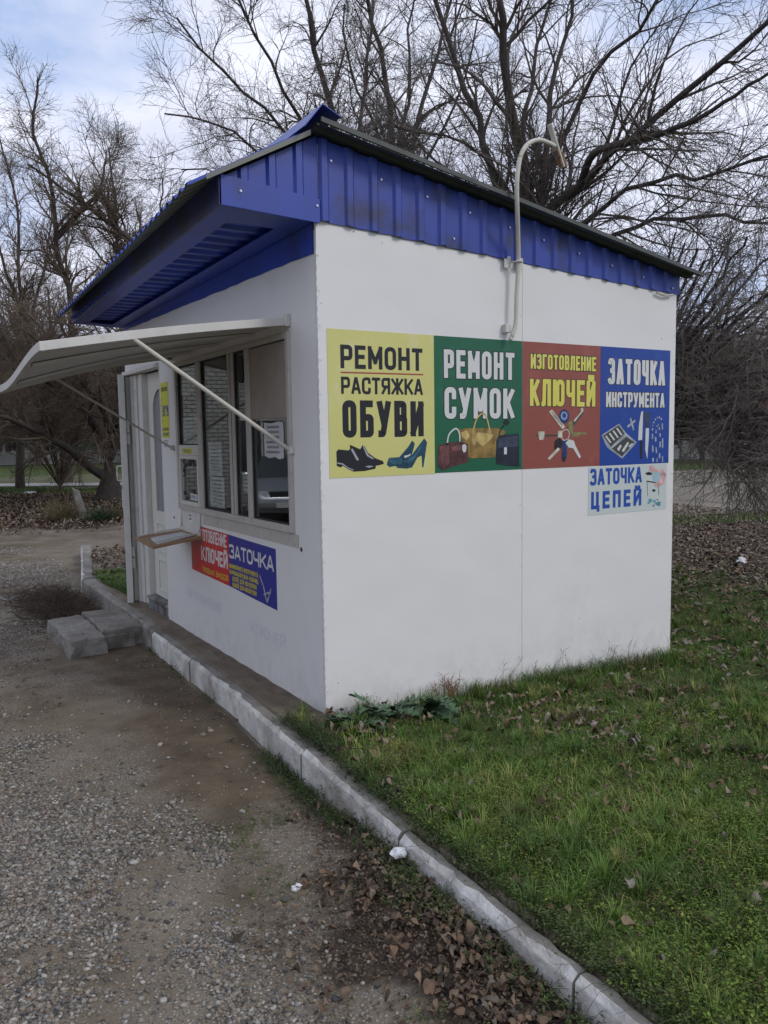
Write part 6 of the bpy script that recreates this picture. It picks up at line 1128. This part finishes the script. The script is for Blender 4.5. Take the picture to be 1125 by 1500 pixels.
# fine dry stems
def stems(n, fx_, name, m, label, hr, rr=.0012, segs=5, cat='weeds', up=.1, wob=.18, kids=0):
    xy = np.array([fx_() for _ in range(n)]); z = hgt(xy[:, 0], xy[:, 1]); P = np.empty((n, segs+1, 3)); P[:, 0] = np.stack([xy[:, 0], xy[:, 1], z-.01], 1)
    d = unit(rng.normal(size=(n, 3))*np.array([1, 1, .2])+np.array([0, 0, .9])); L = rng.uniform(hr[0], hr[1], n)
    for s in range(segs):
        d = unit(d+rng.normal(size=(n, 3))*wob+np.array([0, 0, up])); P[:, s+1] = P[:, s]+d*(L/segs)[:, None]
    R = rr*(1-.6*np.linspace(0, 1, segs+1))[None]*np.ones((n, 1)); v, f = tubes(P, R, 3)
    if kids:
        Q, Rq = sprout(P, R, kids, hr[0]*.25, hr[1]*.35, 3, 45, .05, .7, rr*.6, rng, wob=.2, tmin=.35); v2, f2 = tubes(Q, Rq, 3); f = np.concatenate([f, f2+len(v)]); v = np.concatenate([v, v2])
    o = link(name, npmesh(name, v, f), m); tag(o, label, cat, kind='stuff'); return o
mstem = mat('dry_stems', (.14, .11, .055), rough=.8, var=.3, scale=8); mgst = mat('green_stems', (.06, .075, .025), rough=.7, var=.3, scale=8)
stems(520, lambda: (rng.uniform(-.45, 1.5), rng.uniform(-2.9, -.5)), 'dry_stems', mstem, 'thin straw-coloured stems tangled in the lawn near the kerb', (.06, .20), up=-.02, wob=.3)
stems(380, lambda: ((lambda yy: (float(xk(yy))+rng.uniform(-.06, .14), yy))(rng.uniform(-2.7, -.2))), 'creeping_stems', mgst, 'wiry creeping stems trailing over the whitewashed kerb', (.10, .26), up=-.16, wob=.28, kids=2)
stems(60, lambda: (rng.uniform(1.2, 2.95), -.02-abs(rng.normal(0, .04))), 'seed_stems', mgst, 'spindly seed stems standing against the far half of the side wall', (.12, .27), rr=.0016, up=.2, kids=7)
stems(16, lambda: (.80+rng.normal(0, .015), -.05+rng.normal(0, .01)), 'dry_plume', mat('rusty_seed_head', (.24, .12, .07), rough=.9, var=.3), 'small reddish dry seed plume against the side wall by the big thistle', (.12, .22), rr=.003, up=.35, kids=9, wob=.1, cat='plant')

# fallen leaves
LPT = np.array([(0, 0), (.18, .16), (.42, .26), (.70, .20), (1.0, 0), (.70, -.20), (.42, -.26), (.18, -.16), (.45, 0)], float)
LF = [(0, 1, 8), (1, 2, 8), (2, 3, 8), (3, 4, 8), (4, 5, 8), (5, 6, 8), (6, 7, 8), (7, 0, 8)]
def leaves(x, y, size, name, m, label, lift=.012, tilt=.35, curl=.5, full=True):
    n = len(x); z = hgt(x, y)+lift*rng.random(n); a = rng.uniform(0, 2*np.pi, n)
    if full:
        st_ = np.array([0, .12, .3, .5, .7, .87, 1.0]); hw_ = np.array([.03, .22, .31, .30, .24, .13, .02])
        u = np.repeat(st_, 3)-.5; v = np.stack([hw_, hw_*0, -hw_], 1).ravel()
    else: u = LPT[[0, 2, 4, 6], 0]-.5; v = LPT[[0, 2, 4, 6], 1]
    wv = (.6+.75*rng.random((n, 1))); U_ = u[None]*size[:, None]; V__ = v[None]*size[:, None]*wv*(1+rng.normal(0, .14, (n, len(u))))
    V__ = V__+.10*size[:, None]*rng.normal(0, 1, (n, 1))*(u[None]**2)*4*.5
    c = curl*rng.normal(0, .8, (n, 1)); c2 = curl*rng.normal(.15, .45, (n, 1)); c3 = curl*rng.normal(0, .5, (n, 1))
    W_ = c*size[:, None]*(u[None]**2)*1.8+c2*size[:, None]*(v[None]**2)*6+c3*size[:, None]*u[None]*v[None]*3+rng.normal(0, .012, (n, len(u)))*size[:, None]
    tx, ty = rng.normal(0, tilt, (n, 1)), rng.normal(0, tilt, (n, 1))
    W_ = W_+U_*tx+V__*ty
    W_ = W_-W_.min(1, keepdims=True)
    X_ = x[:, None]+U_*np.cos(a)[:, None]-V__*np.sin(a)[:, None]; Y_ = y[:, None]+U_*np.sin(a)[:, None]+V__*np.cos(a)[:, None]
    P = np.stack([X_, Y_, z[:, None]+W_+.002], 2).reshape(-1, 3); kk = len(u)
    F_ = (np.array([(r*3+c, r*3+3+c, r*3+4+c, r*3+1+c) for r in range(6) for c in range(2)]) if full else np.array([(0, 1, 2, 3)])); Fz = (np.arange(n)[:, None, None]*kk+F_[None]).reshape(-1, F_.shape[1])
    r = np.clip(rng.random(n), 0, 1); o = link(name, npmesh(name, P, Fz, rnd=np.repeat(r, kk), smooth=full), m); tag(o, label, 'leaves', kind='stuff'); return o
mlf = rmat('fallen_leaves', [(.035, .026, .020), (.070, .046, .030), (.115, .072, .044), (.155, .100, .060), (.20, .145, .095), (.26, .21, .16), (.19, .175, .16)], rough=.75, spec=.3, nscale=40, bump=.3)
mlfd = rmat('damp_leaves', [(.022, .016, .010), (.050, .034, .021), (.085, .055, .034), (.125, .084, .052), (.185, .130, .085), (.10, .085, .065), (.15, .085, .045)], rough=.7, spec=.35, nscale=40, bump=.3)
x, y, d = scatter(15000, -1.3, -.30, -2.9, -.65, lambda x, y: (x < xk(y)-.01)*(.25+.75*sst(.4, .6, fb(x, y, 6, 33)))*(1-sst(.12, .62, (xk(y)-x)+(fb(x, y, 2.5, 3)-.5)*.5+.34*sst(-1.7, -.9, y))))
leaves(x, y, .010+.032*rng.random(len(x))**2.0, 'leaf_litter', mlfd, 'matted brown leaves banked against the kerb in the near corner', lift=.024, tilt=.26, curl=.9)
x, y, d = scatter(30000, -1.35, -.30, -2.9, -.5, lambda x, y: (x < xk(y)-.01)*(1-sst(.15, .8, (xk(y)-x)+(fb(x, y, 2.5, 3)-.5)*.5+.30*sst(-1.7, -.9, y)))*(.3+.7*sst(.4, .6, fb(x, y, 7, 53))))
leaves(x, y, .005+.012*rng.random(len(x)), 'leaf_crumbs', mlfd, 'crumbled leaf fragments trodden into the soil beside the kerb', lift=.012, tilt=.2, full=False)
x, y, d = scatter(5200, -1.2, -.34, -2.9, -.5, lambda x, y: (x < xk(y)-.02)*(1-sst(.10, .6, (xk(y)-x)+(fb(x, y, 2, 43)-.5)*.7))*sst(.5, .62, fb(x, y, 3.3, 93)))
weeds(x, y, .02+.045*rng.random(len(x)), .011, 'weeds', mdk, 'small green weeds coming up through the leaf litter beside the kerb', k=6)
stems(260, lambda: (rng.uniform(-1.0, -.42), rng.uniform(-2.8, -.9)), 'fine_twigs', mstem, 'fine dry twigs and stalks lying over the leaf litter', (.05, .16), up=-.12, wob=.3, rr=.0011)
x, y, d = scatter(17000, -.3, 5.0, -4.8, -.03, lambda x, y: (.12+.6*sst(.48, .62, fb(x, y, 1.4, 8)))*(x > xk(y)+.1)); leaves(x, y, .014+.044*rng.random(len(x))**1.5, 'fallen_leaves', mlf, 'scattered brown and grey leaves lying in the lawn grass', lift=.034, tilt=.2, curl=.9)
x, y, d = scatter(60000, 1.5, 14, -4, 10, lambda x, y: (gmask(x, y)[1]*.95+.05+.18*(x > 2.9))*((x > 2.95) | (y < -.02))); leaves(x, y, .045+.05*rng.random(len(x)), 'fallen_leaves', mlf, 'carpet of brown leaves on the ground behind the right end of the kiosk', lift=.035, full=False, tilt=.28)
print('leaves', len(x))
x, y, d = scatter(120000, -5, 8, 11.5, 28, lambda x, y: gmask(x, y)[1]*.8); leaves(x, y, .045+.05*rng.random(len(x)), 'fallen_leaves', mlf, 'broad bed of brown leaves round the old tree on the left', lift=.07, full=False, tilt=.5)
x, y, d = scatter(5000, -.2, 2.5, 5.2, 9.5, lambda x, y: (x > xk(y)+.12)*.5); leaves(x, y, .05+.04*rng.random(len(x)), 'fallen_leaves', mlf, 'loose leaves on the earth behind the curved end of the kerb', lift=.03, full=False)
x, y, d = scatter(700, -3.5, -.3, -2.5, 8, lambda x, y: (x < xk(y)-.05)*.12); leaves(x, y, .03+.03*rng.random(len(x)), 'fallen_leaves', mlfd, 'odd dark leaves scattered over the gravel', lift=.006, tilt=.15)
# gravel: rounded pebbles, the largest of them lying loose on top
def pebbles(x, y, s, name, m, label, sink=.12, f2=None):
    bm = bmesh.new(); bmesh.ops.create_icosphere(bm, subdivisions=1, radius=1); bv = np.array([v.co[:] for v in bm.verts]); bf = np.array([[v.index for v in f.verts] for f in bm.faces]); bm.free()
    if f2: # eight-sided pebbles for the far small ones
        bv = np.array([(1, 0, 0), (-1, 0, 0), (0, 1, 0), (0, -1, 0), (0, 0, 1), (0, 0, -.6)], float); bf = np.array([(0, 2, 4), (2, 1, 4), (1, 3, 4), (3, 0, 4)])
    n = len(x); B_ = bv[None]*(1+rng.normal(0, .13, (n, len(bv), 1)))
    sc = np.stack([s*(.8+.6*rng.random(n)), s*(.6+.4*rng.random(n)), s*(.38+.35*rng.random(n))], 1)[:, None]; B_ = B_*sc
    a = rng.uniform(0, 6.28, n)[:, None]; t = rng.normal(0, .25, n)[:, None]
    X_ = B_[..., 0]*np.cos(a)-B_[..., 1]*np.sin(a); Y_ = B_[..., 0]*np.sin(a)+B_[..., 1]*np.cos(a); Z_ = B_[..., 2]+X_*t
    z = hgt(x, y)+s*(.5-sink)*.7
    P = np.stack([x[:, None]+X_, y[:, None]+Y_, z[:, None]+Z_], 2).reshape(-1, 3); Fz = (np.arange(n)[:, None, None]*len(bv)+bf[None]).reshape(-1, 3)
    o = link(name, npmesh(name, P, Fz, rnd=np.repeat(rng.random(n), len(bv)), smooth=True), m); tag(o, label, 'gravel', kind='stuff'); return o
mpb = rmat('river_pebbles', [(.05, .050, .050), (.105, .098, .088), (.15, .136, .114), (.20, .172, .135), (.25, .228, .19), (.17, .12, .085), (.36, .34, .30), (.11, .115, .12)], rough=.75, spec=.3, nscale=55)
def gdens(x, y):
    q = xk(y)-x; b = sst(.30, .95, q+(fb(x, y, 2.2, 14)-.5)*.9-.45*sst(-.9, .2, y)*(1-sst(3.4, 4.4, y)))
    b = b*(.12+.95*sst(.36, .52, fb(x, y, 1.15, 15)*.65+fb(x, y, 4, 16)*.35+.02))
    b = b*(1-.6*sst(1.1, 2.3, q-.30*np.clip(y+1, 0, 3))*sst(.0, 1.5, y+1.0))
    return np.clip(b, 0.02, 1)*(q > .02)
x, y, d = scatter(420000, -3.4, -.3, -2.9, 4.5, gdens, near=3.6); s = .0038+.0078*rng.random(len(x))**2.2
pebbles(x, y, s, 'gravel', mpb, 'rounded grey and tan pebbles loose over the muddy ground in front of the kiosk'); print('pebbles', len(x))
x, y, d = scatter(900, -2.6, -.35, -2.9, 2.2, lambda x, y: .15+.5*gdens(x, y)); s = .012+.010*rng.random(len(x))**2; pebbles(x, y, s, 'large_pebbles', mpb, 'larger stones lying here and there among the gravel')
x, y, d = scatter(60000, -6, 0, 3.2, 11, lambda x, y: .9*sst(.45, .6, fb(x, y, .8, 15)*.6+fb(x, y, 3, 16)*.4)*(x < xk(y)-.1)); pebbles(x, y, .010+.010*rng.random(len(x)), 'gravel', mpb, 'finer gravel scattered on the dirt drive beyond the step', f2=True)

# thistle rosette at the corner of the kiosk
mth = mat('thistle_leaf', (.060, .110, .052), rough=.6, var=.35, scale=18, bump=.3, bscale=60, col2=(.15, .20, .14), c2scale=30, c2lo=.58, c2hi=.66)
def thistle_leaf(L, W_, rise, bend, seed):
    q = random.Random(seed); b = MB(); n = 15; rows = []
    for k in range(n+1):
        t = k/n; cx = L*t; cz = rise*t-bend*t*t
        prof_ = math.sin(PI*min(1, t*.96+.05))**.7*(1-.35*t); lobe = (1.0 if k % 2 else .38)*(.8+.4*q.random())
        w = W_*prof_*lobe; fold = .25
        rows.append([(cx+w*.25, w, cz+w*fold+q.uniform(-.004, .012)), (cx, w*.42, cz+.002), (cx, 0, cz-.004), (cx, -w*.42, cz+.002), (cx+w*.25, -w, cz+w*fold+q.uniform(-.004, .012))])
    b.v = [p for r in rows for p in r]
    for k in range(n):
        for i in range(4): b.f.append((k*5+i, k*5+5+i, k*5+6+i, k*5+i+1)); b.m.append(0)
    return b
def rosette(x, y, n, L, label, seed, amin=0, amax=6.28, rise=(.5, 1.2)):
    z = float(hgt(x, y)); r = empty('thistle', (x, y, z)); tag(r, label, 'plant'); q = random.Random(seed)
    for k in range(n):
        l = L*q.uniform(.65, 1.1); b = thistle_leaf(l, l*.24, l*q.uniform(*rise), l*q.uniform(.3, .8), seed*50+k)
        o = b.build('leaf', mth, r, smooth=True); o.rotation_euler = (q.uniform(-.4, .4), 0, amin+(amax-amin)*(k+q.uniform(-.3, .3))/n); o.location = (q.uniform(-.015, .015), q.uniform(-.015, .015), 0)
rosette(.12, -.17, 19, .26, 'dark spiny thistle rosette at the near corner of the kiosk', 1, amin=PI*.95, amax=PI*2.1, rise=(.4, 1.0))
rosette(.31, -.10, 13, .25, 'upright dark thistle clump against the wall beside the corner rosette', 2, amin=PI*1.0, amax=PI*2.0, rise=(.5, 1.1))
rosette(.58, -.13, 16, .30, 'spreading thistle with long pale-veined leaves, farthest along the wall of the three', 3, amin=PI*1.05, amax=PI*2.05, rise=(.35, .9))
# rough tuft, leaning stub and litter on the far leaf bed
def tuft(x, y, n, h, label, m, name='grass_tuft', spread=.25):
    z = float(hgt(x, y)); P = np.empty((n, 5, 3)); P[:, 0] = np.stack([rng.normal(0, spread*.4, n), rng.normal(0, spread*.4, n), np.zeros(n)], 1)
    d = unit(rng.normal(size=(n, 3))*np.array([.6, .6, .1])+np.array([0, 0, 1.])); L = h*rng.uniform(.5, 1.1, n)
    for s in range(4): d = unit(d+rng.normal(size=(n, 3))*.1+np.array([0, 0, -.12])); P[:, s+1] = P[:, s]+d*(L/4)[:, None]
    R = .006*(1-.7*np.linspace(0, 1, 5))[None]*np.ones((n, 1)); v, f = tubes(P, R, 3); o = link(name, npmesh(name, v, f), m); o.location = (x, y, z); tag(o, label, 'grass'); return o
tuft(1.1, 14.2, 420, .55, 'pale dry grass tuft on the leaf bed, left of the leaning concrete stub', mstem)
tuft(1.75, 13.6, 300, .40, 'fresh green tuft at the foot of the leaning concrete stub', rmat('tuft_green', [(.03, .06, .02), (.04, .08, .02)]))
tuft(2.15, 13.9, 260, .38, 'pale dry grass tuft to the right of the leaning concrete stub', mstem)
p = empty('concrete_stub', (1.62, 14.6, float(hgt(1.6, 14.6)))); tag(p, 'leaning broken grey concrete stub rising from the leaves on the left', 'post')
b = MB(); b.hexa([(-.11, -.09, -.1), (.11, -.09, -.1), (-.11, .09, -.1), (.11, .09, -.1), (-.22, -.07, .66), (-.08, -.07, .62), (-.22, .07, .70), (-.08, .07, .60)]); b.build('shaft', MT['concrete'], p, bevel=.02)
b = MB(); b.box(-.02, .24, -.55, -.33, -.08, .10); b.build('footing', MT['concrete'], p, bevel=.02)
def crumple(name, x, y, s, label, m, cat='litter', seed=1, flat_=.6, lift=.0):
    bm = bmesh.new(); bmesh.ops.create_icosphere(bm, subdivisions=2, radius=1); q = random.Random(seed)
    for v in bm.verts: v.co = v.co*q.uniform(.55, 1.15); v.co = Vector((v.co.x*s, v.co.y*s*q.uniform(.75, .95), v.co.z*s*flat_))
    me = bpy.data.meshes.new(name); bm.to_mesh(me); bm.free(); o = link(name, me, m); o.location = (x, y, float(hgt(x, y))+s*flat_*.75+lift); tag(o, label, cat); return o
crumple('crumpled_paper', -.425, -1.42, .036, 'white crumpled paper ball lying against the kerb among leaves', MT['paper'], seed=3, lift=.035)
crumple('crumpled_paper', -.785, -1.25, .024, 'small white scrap of crumpled paper out on the gravel', MT['paper'], seed=4, flat_=.5)
crumple('plastic_bag', 7.5, 2.55, .085, 'thin whitish plastic bag lying on the brown leaves at the right', MT['paper'], seed=5, flat_=.7)
crumple('plastic_bag', 1.9, 24.5, .26, 'flattened white bag on the grass by the far path at the left', MT['paper'], seed=6, flat_=.3)
b = MB(); b.box(-.011, .011, -.016, .016, 0, .006); o = b.build('litter_scrap', mat('clear_plastic', (.40, .43, .46), rough=.2), bevel=.004); o.location = (-.59, -2.215, -.165); o.rotation_euler = (.3, .2, .5); tag(o, 'small clear plastic scrap on the dead leaves at the bottom edge', 'litter')
# brushwood heap by the kerb
stp = []
n = 5600; th_ = rng.uniform(0, 2*np.pi, n); rr2 = np.abs(rng.normal(0, .5, n)); cx = -.58+rr2*.42*np.cos(th_)*1.0; cy = 5.0+rr2*1.35*np.sin(th_)
P = np.empty((n, 5, 3)); P[:, 0] = np.stack([cx, cy, hgt(cx, cy)+.005+rng.random(n)*.10*np.exp(-rr2*2)], 1); d = unit(rng.normal(size=(n, 3))*np.array([1, 1, .25])); L = rng.uniform(.06, .24, n)
for s in range(4):
    d = unit(d+rng.normal(size=(n, 3))*.30); P[:, s+1] = P[:, s]+d*(L/4)[:, None]
P[..., 2] = np.maximum(P[..., 2], hgt(P[..., 0], P[..., 1])+.003); k = (P[..., 0] < xk(P[..., 1])-.0).all(1); P = P[k]
R = .0026*(1-.5*np.linspace(0, 1, 5))[None]*np.ones((len(P), 1)); v, f = tubes(P, R, 3)
o = link('brushwood_heap', npmesh('brushwood_heap', v, f), mat('dark_brush', (.092, .064, .047), rough=.9, var=.45, scale=6)); tag(o, 'dark heap of fine cut twigs piled against the curved kerb', 'brushwood')

# ------------------------------------------------------------------ buildings beyond the trees, and what the panes mirror
MT['plaster'] = mat('pale_plaster', (.46, .46, .44), rough=.85, var=.08, scale=.7); MT['teal'] = mat('teal_paint', (.06, .19, .18), rough=.6, var=.15, scale=1); MT['paleblue'] = mat('pale_blue_paint', (.25, .36, .45), rough=.6, var=.1)
MT['roofred'] = mat('dull_red_roof', (.18, .07, .05), rough=.8, var=.2); MT['darkpane'] = mat('dark_window_glass', (.03, .035, .04), rough=.12, var=.2); MT['frame'] = mat('window_frame', (.5, .5, .48), rough=.5)
def building(loc, rz, w, dp, h, wall, roof, label, wins, flatroof=False, storeys=1, gate=None):
    r = empty('building', loc, rz); tag(r, label, 'building')
    b = MB(); b.box(0, w, 0, dp, -.3, h); wl = b.build('wall', MT[wall], r)
    if flatroof: b = MB(); b.box(-.3, w+.3, -.3, dp+.3, h, h+.35)
    else: b = MB(); b.prism([(-.3, -.4, h), (-.3, dp+.4, h), (-.3, dp/2, h+1.6)], (w+.6, 0, 0))
    b.build('roof', MT[roof], r)
    for s in range(storeys):
        for k in range(wins):
            x0 = w*(k+.5)/wins-.6; z0 = .9+s*2.9
            b = MB(); b.box(x0-.08, x0+1.28, -.05, .02, z0-.08, z0); b.box(x0-.08, x0+1.28, -.05, .02, z0+1.3, z0+1.38); b.box(x0-.08, x0, -.05, .02, z0, z0+1.3); b.box(x0+1.2, x0+1.28, -.05, .02, z0, z0+1.3); b.box(x0+.57, x0+.63, -.04, .02, z0, z0+1.3)
            f = b.build('window', MT['frame'], r); b = MB(); b.box(x0, x0+1.2, -.02, -.01, z0, z0+1.3); b.build('pane', MT['darkpane'], f)
    if gate: b = MB(); b.box(gate[0], gate[0]+gate[1], -.12, -.02, -.1, 2.2); b.build('gate', MT['teal'], r)
    return r
building((6.5, 78, -.2), math.radians(-12), 16, 8, 2.7, 'plaster', 'roofred', 'low whitewashed building with a teal gate seen far off at the left', 5, gate=(6.0, 3.0))
building((2.0, 88, -.2), math.radians(-12), 9, 8, 3.0, 'paleblue', 'roofred', 'pale blue single-storey house at the far left beyond the path', 3)
b = MB(); b.box(0, 40, 0, .25, -.2, 1.0); o = b.build('boundary_wall', MT['plaster']); o.location = (-3, 66, -.2); o.rotation_euler = (0, 0, math.radians(-14)); tag(o, 'long low pale boundary wall crossing behind the far grass at the left', 'wall')
building((46, 44, -.2), math.radians(-50), 26, 10, 8.6, 'plaster', 'plaster', 'three-storey pale apartment block showing through the twigs at the far right', 8, flatroof=True, storeys=3)
building((50, 27, -.2), math.radians(-55), 14, 6, 2.8, 'teal', 'roofred', 'low teal-walled pavilion beyond the paved yard at the right', 4)
building((40, 33, -.2), math.radians(-52), 10, 5, 2.5, 'plaster', 'roofred', 'small white-walled shed at the back edge of the paved yard', 2)
# across the drive, to the left of the view: the brick house the panes reflect
MT['brick'] = None
def brickmat():
    m = bpy.data.materials.new('white_brickwork'); m.use_nodes = True; n = m.node_tree.nodes; L = m.node_tree.links; p = n['Principled BSDF']; p.inputs['Roughness'].default_value = .85
    t = n.new('ShaderNodeTexCoord'); mpn = n.new('ShaderNodeMapping'); mpn.inputs['Rotation'].default_value = (PI/2, 0, 0); L.new(t.outputs['Object'], mpn.inputs['Vector'])
    br = n.new('ShaderNodeTexBrick'); br.inputs['Scale'].default_value = 1; br.inputs['Brick Width'].default_value = .26; br.inputs['Row Height'].default_value = .10; br.inputs['Mortar Size'].default_value = .012
    br.inputs['Color1'].default_value = (.40, .39, .36, 1); br.inputs['Color2'].default_value = (.32, .31, .29, 1); br.inputs['Mortar'].default_value = (.10, .095, .09, 1)
    L.new(mpn.outputs['Vector'], br.inputs['Vector']); L.new(br.outputs['Color'], p.inputs['Base Color']); return m
MT['brick'] = brickmat()
building((-19, 15.5, -.2), math.radians(0), 17, 9, 6.2, 'brick', 'roofred', 'two-storey white brick house across the drive, mirrored in the kiosk panes', 6, storeys=2)

# parked car mirrored in the right-hand pane
def parked_car(loc, rz):
    r = empty('parked_car', loc, rz); tag(r, 'silver hatchback parked across the drive, mirrored in the right-hand pane', 'car')
    paint = mat('silver_car_paint', (.42, .46, .52), rough=.25, metal=.5, var=.02); dark = MT['black']; gl = MT['darkpane']
    secs = [(2.02, .34, .56, .62), (1.95, .26, .68, .78), (1.55, .22, .80, .83), (1.0, .22, .90, .84), (.75, .22, .94, .84), (0, .22, .96, .85), (-1.0, .22, .95, .85), (-1.7, .24, .93, .82), (-1.95, .30, .80, .76)]
    b = MB(); n = 10
    for x, z0, z1, w in secs:
        for k in range(n):
            a = 2*PI*k/n+PI/n; c, s = math.cos(a), math.sin(a); b.v.append((x, w*math.copysign(min(1, abs(c)*1.25)**.7, c), (z0+z1)/2+(z1-z0)/2*math.copysign(min(1, abs(s)*1.15)**.7, s)))
    for i in range(len(secs)-1):
        for k in range(n): b.f.append((i*n+k, i*n+(k+1) % n, (i+1)*n+(k+1) % n, (i+1)*n+k)); b.m.append(0)
    b.f += [tuple(range(n)), tuple((len(secs)-1)*n+k for k in range(n))[::-1]]; b.m += [0, 0]
    b.build('body', paint, r, smooth=True, bevel=.02)
    cab = [(.85, .90, .76), (.15, 1.36, .62), (-.95, 1.38, .62), (-1.75, .94, .72)]
    b = MB(); b.prism([(x, -w, z) for x, z, w in cab][::-1], (0, 0, 0)); b = MB()
    for x, z, w in cab: b.v += [(x, -w, z), (x, w, z)]
    b.v += [(.85, -.76, .88), (.85, .76, .88), (-1.75, -.72, .9), (-1.75, .72, .9)]
    for i in range(3): b.f.append((2*i, 2*i+1, 2*i+3, 2*i+2)); b.m.append(1 if i != 1 else 0)
    b.f += [(0, 2, 4, 6), (1, 7, 5, 3)]; b.m += [1, 1]
    b.build('cabin', [paint, gl], r)
    for s in (-1, 1):
        h = MB(); h.hexa([(1.93, s*.42, .58), (2.015, s*.42, .58), (1.86, s*.74, .58), (1.94, s*.74, .58), (1.91, s*.42, .70), (1.99, s*.42, .70), (1.84, s*.74, .70), (1.92, s*.74, .70)]); h.build('headlight', mat('lamp_glass', (.7, .72, .75), rough=.1, metal=.4), r, bevel=.01)
    b = MB(); b.box(1.96, 2.03, -.40, .40, .60, .70); b.build('grille', dark, r, bevel=.01)
    b = MB(); b.box(1.9, 2.10, -.80, .80, .36, .52); b.build('bumper', mat('grey_bumper', (.2, .21, .23), rough=.4), r, bevel=.04)
    b = MB(); b.box(2.10, 2.112, -.26, .26, .38, .49); b.build('number_plate', MT['paper'], r)
    for x in (1.25, -1.2):
        for s in (-1, 1):
            b = MB(); b.tube([(x, s*.66, .29), (x, s*.86, .29)], .29, 24); w_ = b.build('wheel', dark, r, smooth=True); b = MB(); b.tube([(x, s*.862, .29), (x, s*.872, .29)], .18, 16); b.build('hubcap', paint, w_)
    for s in (-1, 1): b = MB(); b.box(.55, .70, s*.82, s*.98, .92, 1.04); b.build('wing_mirror', paint, r, bevel=.03)
    return r
parked_car((-5.6, 12.4, -.2), math.radians(-64))
bpy.context.view_layer.update()
